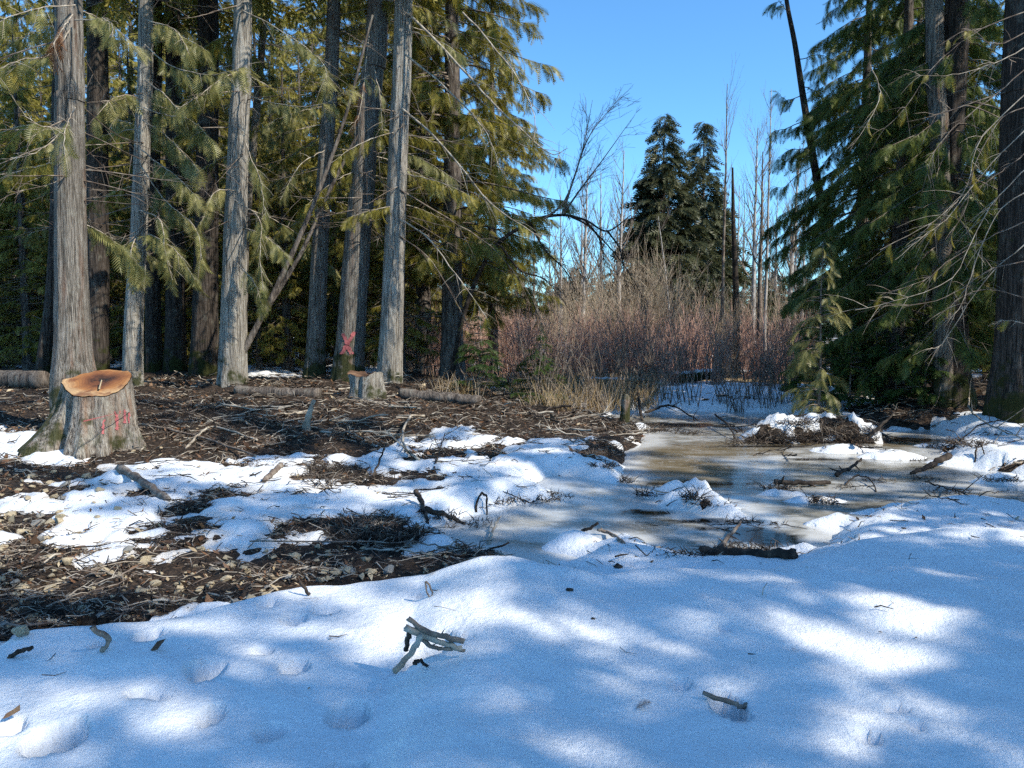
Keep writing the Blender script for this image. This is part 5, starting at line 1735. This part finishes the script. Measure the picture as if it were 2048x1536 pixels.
# scattered branches and stones that nothing tells apart
proto = []
for k in range(5):
    g = np.random.default_rng(700 + k)
    n = 10
    L = 1.0
    c = np.stack([np.linspace(-0.5, 0.5, n), np.cumsum(g.normal(0, 0.03, n)), 0.03 + np.abs(np.cumsum(g.normal(0, 0.015, n)))], -1)
    mb = MB().add(*tubes(c[None], np.linspace(0.017, 0.006, n)[None], 5))
    for j in range(4):
        i = g.integers(2, n - 1)
        d = norm(np.array([0.6, g.normal(0, 0.6), abs(g.normal(0, 0.3))])) * g.uniform(0.1, 0.35)
        mb.add(*tubes(np.array([[c[i], c[i] + d * 0.5 + g.normal(0, 0.01, 3), c[i] + d]]), np.array([[0.008, 0.006, 0.002]]), 4))
    proto.append([mb.mesh("fallen_branch", [M[m]]) for m in ("twig", "twig_pale", "twig_dark")])


def bare_at(x, y):
    g, s, sd = look(np.atleast_1d(x), np.atleast_1d(y))
    return bool(g[0] > max(s[0], ICE_Z)), float(max(g[0], s[0], ICE_Z)), float(sd[0])


def scatter(n, pxr, pyr, name, label, group, cat, meshes, smin, smax, need="bare", flat=True, seed=0, up=0.0):
    g = np.random.default_rng(seed)
    c = 0
    tries = 0
    while c < n and tries < n * 12:
        tries += 1
        w = W(g.uniform(*pxr), g.uniform(*pyr), -0.1)
        isb, z, sd = bare_at(w[0], w[1])
        if need == "bare" and not isb:
            continue
        if need == "snow" and (isb or sd < 0.1):
            continue
        me = meshes[int(g.integers(len(meshes)))]
        o = obj(name, me, None, (w[0], w[1], z))
        o.rotation_euler = (g.normal(0, 0.12), g.normal(0, 0.12), g.uniform(0, 6.283) if not flat else g.normal(0, 0.6) + (math.pi if g.random() < 0.5 else 0))
        s = g.uniform(smin, smax)
        o.scale = (s, s, s)
        o.location.z += s * up
        tag(o, label, cat, group)
        c += 1


scatter(70, (430, 1280), (780, 885), "fallen_branch", "loose broken branch lying in the litter of the wooded bank", "loose branches on the wooded bank", "branch",
        [q[i] for q in proto for i in (0, 1, 1, 2)], 0.5, 1.5, seed=1)
scatter(30, (-40, 1000), (1085, 1240), "fallen_branch", "thin dry stick lying among the stones of the litter", "dry sticks among the stones", "branch",
        [q[i] for q in proto for i in (0, 1)], 0.12, 0.4, seed=2)
scatter(26, (250, 1280), (880, 1000), "fallen_branch", "dark twig lying on the snow slope", "dark twigs on the snow slope", "branch", [q[2] for q in proto], 0.15, 0.5, need="snow", seed=3)
scatter(26, (1740, 2080), (790, 850), "fallen_branch", "dark branch lying on the shaded bank", "dark branches on the shaded bank", "branch", [q[i] for q in proto for i in (0, 2)], 0.5, 1.3, seed=4)
scatter(22, (1460, 1780), (835, 890), "fallen_branch", "dark stick of the snowy debris pile", "dark sticks of the snowy debris pile", "branch", [q[2] for q in proto], 0.4, 1.0, need="any", flat=False, seed=5)
scatter(16, (1280, 2040), (900, 1030), "fallen_branch", "small dark twig frozen on the pond ice", "small twigs on the pond ice", "branch", [q[2] for q in proto], 0.2, 0.5, need="any", flat=True, seed=6)


def stone_mesh(seed, matname):
    g = np.random.default_rng(seed)
    import bmesh
    bm = bmesh.new()
    for p in norm(g.normal(0, 1, (14, 3))) * g.uniform(0.75, 1.1, (14, 1)):
        bm.verts.new(p * [1.0, 0.75, 0.5])
    bmesh.ops.convex_hull(bm, input=bm.verts)
    for v in list(bm.verts):
        if not v.link_faces:
            bm.verts.remove(v)
    bmesh.ops.bevel(bm, geom=bm.edges[:], offset=0.05, segments=1, affect='EDGES')
    me = bpy.data.meshes.new("stone")
    bm.to_mesh(me)
    bm.free()
    me.materials.append(M[matname])
    return me


ST_T = [stone_mesh(800 + k, "stone_tan") for k in range(5)]
ST_G = [stone_mesh(810 + k, "stone_grey") for k in range(4)]
for k, (px, py, w, me, lab) in enumerate([(672, 1150, 34, ST_T[0], "blocky tan stone at the drift edge with a shaded face"), (742, 1148, 30, ST_T[1], "tan stone next to the blocky one at the drift edge"), (778, 1146, 36, ST_G[0], "grey stone behind the drift edge"),
                                          (815, 1092, 40, ST_G[1], "grey angular stone below the root clump"), (533, 1105, 18, ST_T[2], "orange tan stone in the litter middle"), (546, 1114, 20, ST_T[3], "yellow stone touching the orange one"),
                                          (285, 1128, 44, ST_T[4], "long flat yellow stone in the litter"), (66, 956, 26, ST_T[0], "tan stone standing highest in the sunny litter"), (55, 998, 22, ST_T[1], "bright tan stone left of the snow tongue"),
                                          (128, 1000, 28, ST_G[2], "grey stone half out of the snow tongue"), (82, 1035, 24, ST_G[3], "dark grey stone in the snow below the litter"), (120, 1038, 34, ST_T[2], "flat tan stone beside the dark grey one in the snow"),
                                          (75, 1052, 42, ST_G[0], "wide grey stone in the snow below the litter"), (112, 1048, 38, ST_T[3], "brown flat stone in the snow"), (82, 1082, 30, ST_G[1], "lone grey stone at the foot of the snow tongue"),
                                          (200, 982, 26, ST_T[4], "yellow stone at the tip of the sunny litter"), (130, 975, 34, ST_G[2], "pale grey stone in the sunny litter"), (20, 1035, 34, ST_T[0], "tan slab at the picture edge"),
                                          (195, 1036, 20, ST_T[1], "small tan stone alone on the snow"), (235, 1020, 26, ST_T[2], "pale stone alone near the dark rotten branch"), (40, 1275, 60, ST_T[3], "big tan slab against the drift foot"),
                                          (255, 1105, 34, ST_G[3], "white grey lump stone in the litter"), (135, 1130, 40, ST_T[4], "leaning tan flake stone in the litter"), (40, 1185, 40, ST_T[0], "yellow flat stone near the drift corner"), (360, 1185, 34, ST_T[1], "yellow pebble stone before the drift"),
                                          (250, 1108, 20, ST_T[1], "small yellow stone beside the white grey lump")]):
    p = on(px, py)
    s = 0.5 * w / FPX * p[1]
    o = obj("stone", me, None, p + [0, 0, s * 0.22])
    o.scale = (s, s, s)
    o.rotation_euler = (rng.normal(0, 0.25), rng.normal(0, 0.25), rng.uniform(0, 6.28))
    tag(o, lab, "stone")
scatter(150, (-60, 960), (1085, 1250), "stone", "small stone among the litter before the drift", "small stones in the litter", "stone", ST_T + ST_G[:1], 0.014, 0.06, flat=False, seed=8, up=0.35)
scatter(50, (-60, 260), (940, 1080), "stone", "small tan stone of the sunny litter", "small stones of the sunny litter", "stone", ST_T, 0.02, 0.07, flat=False, seed=9, up=0.35)

# ------------------------------------------------------------------ litter, reeds, moss clumps (nobody could count them)
def litter():
    g = np.random.default_rng(21)
    N = 155000
    y = 3.2 * (19.0 / 3.2) ** g.random(N)
    x = g.uniform(-1, 1, N) * (0.75 * y + 1.5)
    gr, s, sd, gv, bl, dr = fields(x, y)
    bare = gr > np.maximum(s, ICE_Z) - 0.004
    k = bare & (gr > ICE_Z) & (g.random(N) < 0.25 + 1.1 * smooth(-0.25, 0.2, fbm(x, y, 3, 1.6, 44)))
    few = (~bare) & (g.random(N) < np.where(dr < s - 0.01, 0.035, 0.0012)) & (sd > 0.05)
    k = k | few
    x, y, z = x[k], y[k], np.maximum(gr, s)[k]
    n = len(x)
    mb = MB()
    # chips, scales and dead leaves
    m = n * 6 // 10
    L = np.clip(0.013 * np.exp(g.normal(0, 0.6, m)), 0.004, 0.06) * (0.6 + 0.09 * y[:m])
    wd = L * g.uniform(0.15, 0.55, m)
    az = g.uniform(0, 6.283, m)
    tl = g.normal(0, 0.45, m)
    ax = np.stack([np.cos(az) * np.cos(tl), np.sin(az) * np.cos(tl), np.sin(tl)], -1)
    sd_v = norm(np.cross(ax, np.stack([g.normal(0, 0.5, m), g.normal(0, 0.5, m), np.ones(m)], -1)))
    c = np.stack([x[:m], y[:m], z[:m] + 0.008 + np.abs(np.sin(tl)) * L * 0.6], -1)
    V = np.stack([c - ax * L[:, None], c + sd_v * wd[:, None], c + ax * L[:, None], c - sd_v * wd[:, None]], 1).reshape(-1, 3)
    Q = np.arange(m * 4).reshape(-1, 4)
    pale = g.random(m) < np.where(y[:m] < 9, 0.26, 0.08)
    V4 = V.reshape(-1, 4, 3)
    dead = (~pale) & (g.random(m) < 0.35)
    for sel, mi in ((pale, 1), (dead, 3), ((~pale) & (~dead), 0)):
        vv = V4[sel].reshape(-1, 3)
        mb.add(vv, np.arange(len(vv)).reshape(-1, 4), m=mi)
    # needles, twigs
    xs, ys, zs = x[m:], y[m:], z[m:]
    q = len(xs)
    L = g.uniform(0.03, 0.16, q) * (0.6 + 0.09 * ys)
    az = g.normal(0, 0.9, q)
    tl = g.normal(0, 0.22, q)
    ax = np.stack([np.cos(az) * np.cos(tl), np.sin(az) * np.cos(tl), np.sin(tl)], -1)
    c = np.stack([xs, ys, zs + 0.012 + np.abs(np.sin(tl)) * L * 0.5], -1)
    t = np.linspace(-1, 1, 3)[None, :, None]
    PT = c[:, None] + ax[:, None] * L[:, None, None] * t * 0.5
    PT[:, 1] += g.normal(0, 0.12, (q, 3)) * L[:, None]
    RD = (0.0012 + 0.00038 * ys)[:, None] * g.uniform(0.6, 1.8, (q, 1)) * np.array([[1, 0.9, 0.4]])
    pl = g.random(q)
    for sel, mi in ((pl < 0.22, 2), ((pl >= 0.22) & (pl < 0.5), 4), (pl >= 0.5, 5)):
        mb.add(*tubes(PT[sel], RD[sel], 3), m=mi)
    # longer broken sticks
    xs, ys, zs = x[::70], y[::70], z[::70]
    q = len(xs)
    L = g.uniform(0.12, 0.5, q) * (0.5 + 0.08 * ys)
    az = g.normal(0, 1.2, q)
    ax = np.stack([np.cos(az), np.sin(az), g.normal(0.05, 0.12, q)], -1)
    t = np.linspace(-1, 1, 5)[None, :, None]
    PT = np.stack([xs, ys, zs + 0.02], -1)[:, None] + ax[:, None] * L[:, None, None] * t * 0.5
    PT[:, 1:4] += g.normal(0, 0.035, (q, 3, 3)) * L[:, None, None]
    RD = (0.0028 + 0.0005 * ys)[:, None] * g.uniform(0.6, 1.7, (q, 1)) * np.array([[1, 1, 0.9, 0.75, 0.4]])
    for mi in (2, 4, 5):
        sel = np.arange(q) % 3 == {2: 0, 4: 1, 5: 2}[mi]
        mb.add(*tubes(PT[sel], RD[sel], 4), m=mi)
    me = mb.mesh("litter", [M["chip"], M["chip_pale"], M["twig_pale"], M["leaf_dead"], M["twig"], M["twig_dark"]], False)
    o = obj("litter", me)
    kind(o, "stuff", "brown twig and bark litter strewn on the forest floor")


litter()


def tufts(name, label, spots, matnames, n_per, hgt, spread, rad, lean, seed):
    """wild tufts of stems or roots, one mass"""
    g = np.random.default_rng(seed)
    mb = MB()
    for (x, y, z, r, h) in spots:
        n = max(int(n_per * r), 6)
        a = g.uniform(0, 6.283, n)
        rr = r * np.sqrt(g.random(n))
        b = np.stack([x + np.cos(a) * rr, y + np.sin(a) * rr * 0.7, np.full(n, z - 0.02)], -1)
        d = norm(np.stack([g.normal(0, lean, n), g.normal(0, lean, n), np.ones(n)], -1))
        L = h * g.uniform(0.5, 1.2, n)
        t = np.linspace(0, 1, 4)[None, :, None]
        bend = np.stack([g.normal(0, 0.4, n), g.normal(0, 0.4, n), -np.abs(g.normal(0, 0.3, n))], -1) * lean
        PT = b[:, None] + d[:, None] * L[:, None, None] * t + bend[:, None] * L[:, None, None] * t ** 2
        for q, mn in enumerate(matnames):
            sel = np.arange(n) % len(matnames) == q
            mb.add(*tubes(PT[sel], rad * np.array([[1, .85, .6, .2]]) * np.ones((sel.sum(), 1)), 3), m=q)
    o = obj(name, mb.mesh(name, [M[q] for q in matnames], False))
    kind(o, "stuff", label)


g = np.random.default_rng(31)
reed_spots = []
for k in range(105):
    px, py = 860 + 440 * g.random() ** 0.75, g.uniform(768, 822)
    if px > 1180 and py > 826:
        continue
    p = on(px, py)
    if p[1] < 15.5 or p[1] > 34:
        continue
    reed_spots.append((*p, g.uniform(0.25, 0.7), g.uniform(0.3, 0.75)))
tufts("dry_grass", "straw coloured dry grass and reeds beyond the near bank", reed_spots, ["straw", "stem_tan"], 90, 0.5, 0.3, 0.006, 0.35, 5)
clump = []
for px, py, r, h in [(655, 945, 0.25, 0.16), (640, 965, 0.18, 0.14), (745, 962, 0.25, 0.14), (725, 1060, 0.3, 0.12), (760, 1070, 0.35, 0.12), (700, 1075, 0.25, 0.1), (790, 1068, 0.25, 0.1), (600, 1070, 0.2, 0.08), (930, 1048, 0.3, 0.06), (1090, 993, 0.3, 0.06),
                     (1390, 995, 0.16, 0.12), (1300, 990, 0.15, 0.10), (1560, 980, 0.2, 0.10), (1600, 870, 0.4, 0.12), (1650, 868, 0.4, 0.14), (1560, 878, 0.35, 0.12), (1700, 872, 0.4, 0.14), (1520, 880, 0.3, 0.1), (1740, 875, 0.3, 0.12), (1590, 850, 0.3, 0.1), (1650, 845, 0.3, 0.08),
                     (1640, 1000, 0.2, 0.07), (1850, 960, 0.2, 0.06), (1930, 885, 0.3, 0.12), (1880, 895, 0.25, 0.12), (1330, 862, 0.3, 0.12), (1280, 860, 0.4, 0.16), (1230, 850, 0.4, 0.14), (1380, 868, 0.3, 0.1), (1520, 1105, 0.28, 0.08), (1440, 1108, 0.22, 0.07), (1480, 1100, 0.25, 0.07), (1560, 1108, 0.2, 0.08), (1380, 1112, 0.2, 0.05), (1540, 1050, 0.15, 0.05), (1480, 1040, 0.15, 0.05), (1420, 1005, 0.2, 0.06), (1760, 962, 0.2, 0.05), (1700, 975, 0.2, 0.05), (1900, 985, 0.25, 0.05), (1560, 975, 0.25, 0.06), (1480, 888, 0.3, 0.12), (1540, 884, 0.35, 0.14), (1580, 882, 0.35, 0.14), (1620, 884, 0.35, 0.14), (1665, 882, 0.35, 0.14), (1720, 884, 0.3, 0.12), (1600, 845, 0.3, 0.1), (1690, 850, 0.3, 0.1), (1210, 930, 0.2, 0.06), (1240, 960, 0.2, 0.07), (1000, 1000, 0.25, 0.05), (870, 1030, 0.25, 0.06), (1060, 1000, 0.2, 0.05), (1830, 920, 0.2, 0.06), (1960, 890, 0.3, 0.1), (2000, 960, 0.25, 0.06), (900, 880, 0.3, 0.06), (1000, 880, 0.3, 0.06), (1150, 880, 0.3, 0.07), (1200, 905, 0.25, 0.06), (440, 925, 0.25, 0.07), (520, 930, 0.25, 0.07), (380, 1012, 0.2, 0.06), (280, 1000, 0.2, 0.05), (1340, 1105, 0.2, 0.05)]:
    p = on(px, py)
    clump.append((*p, r, h * 1.7))
tufts("debris", "dark matted roots and dead stems poking from snow and ice", clump, ["twig_dark", "twig", "twig_dark"], 330, 0.12, 0.3, 0.0055, 1.1, 6)
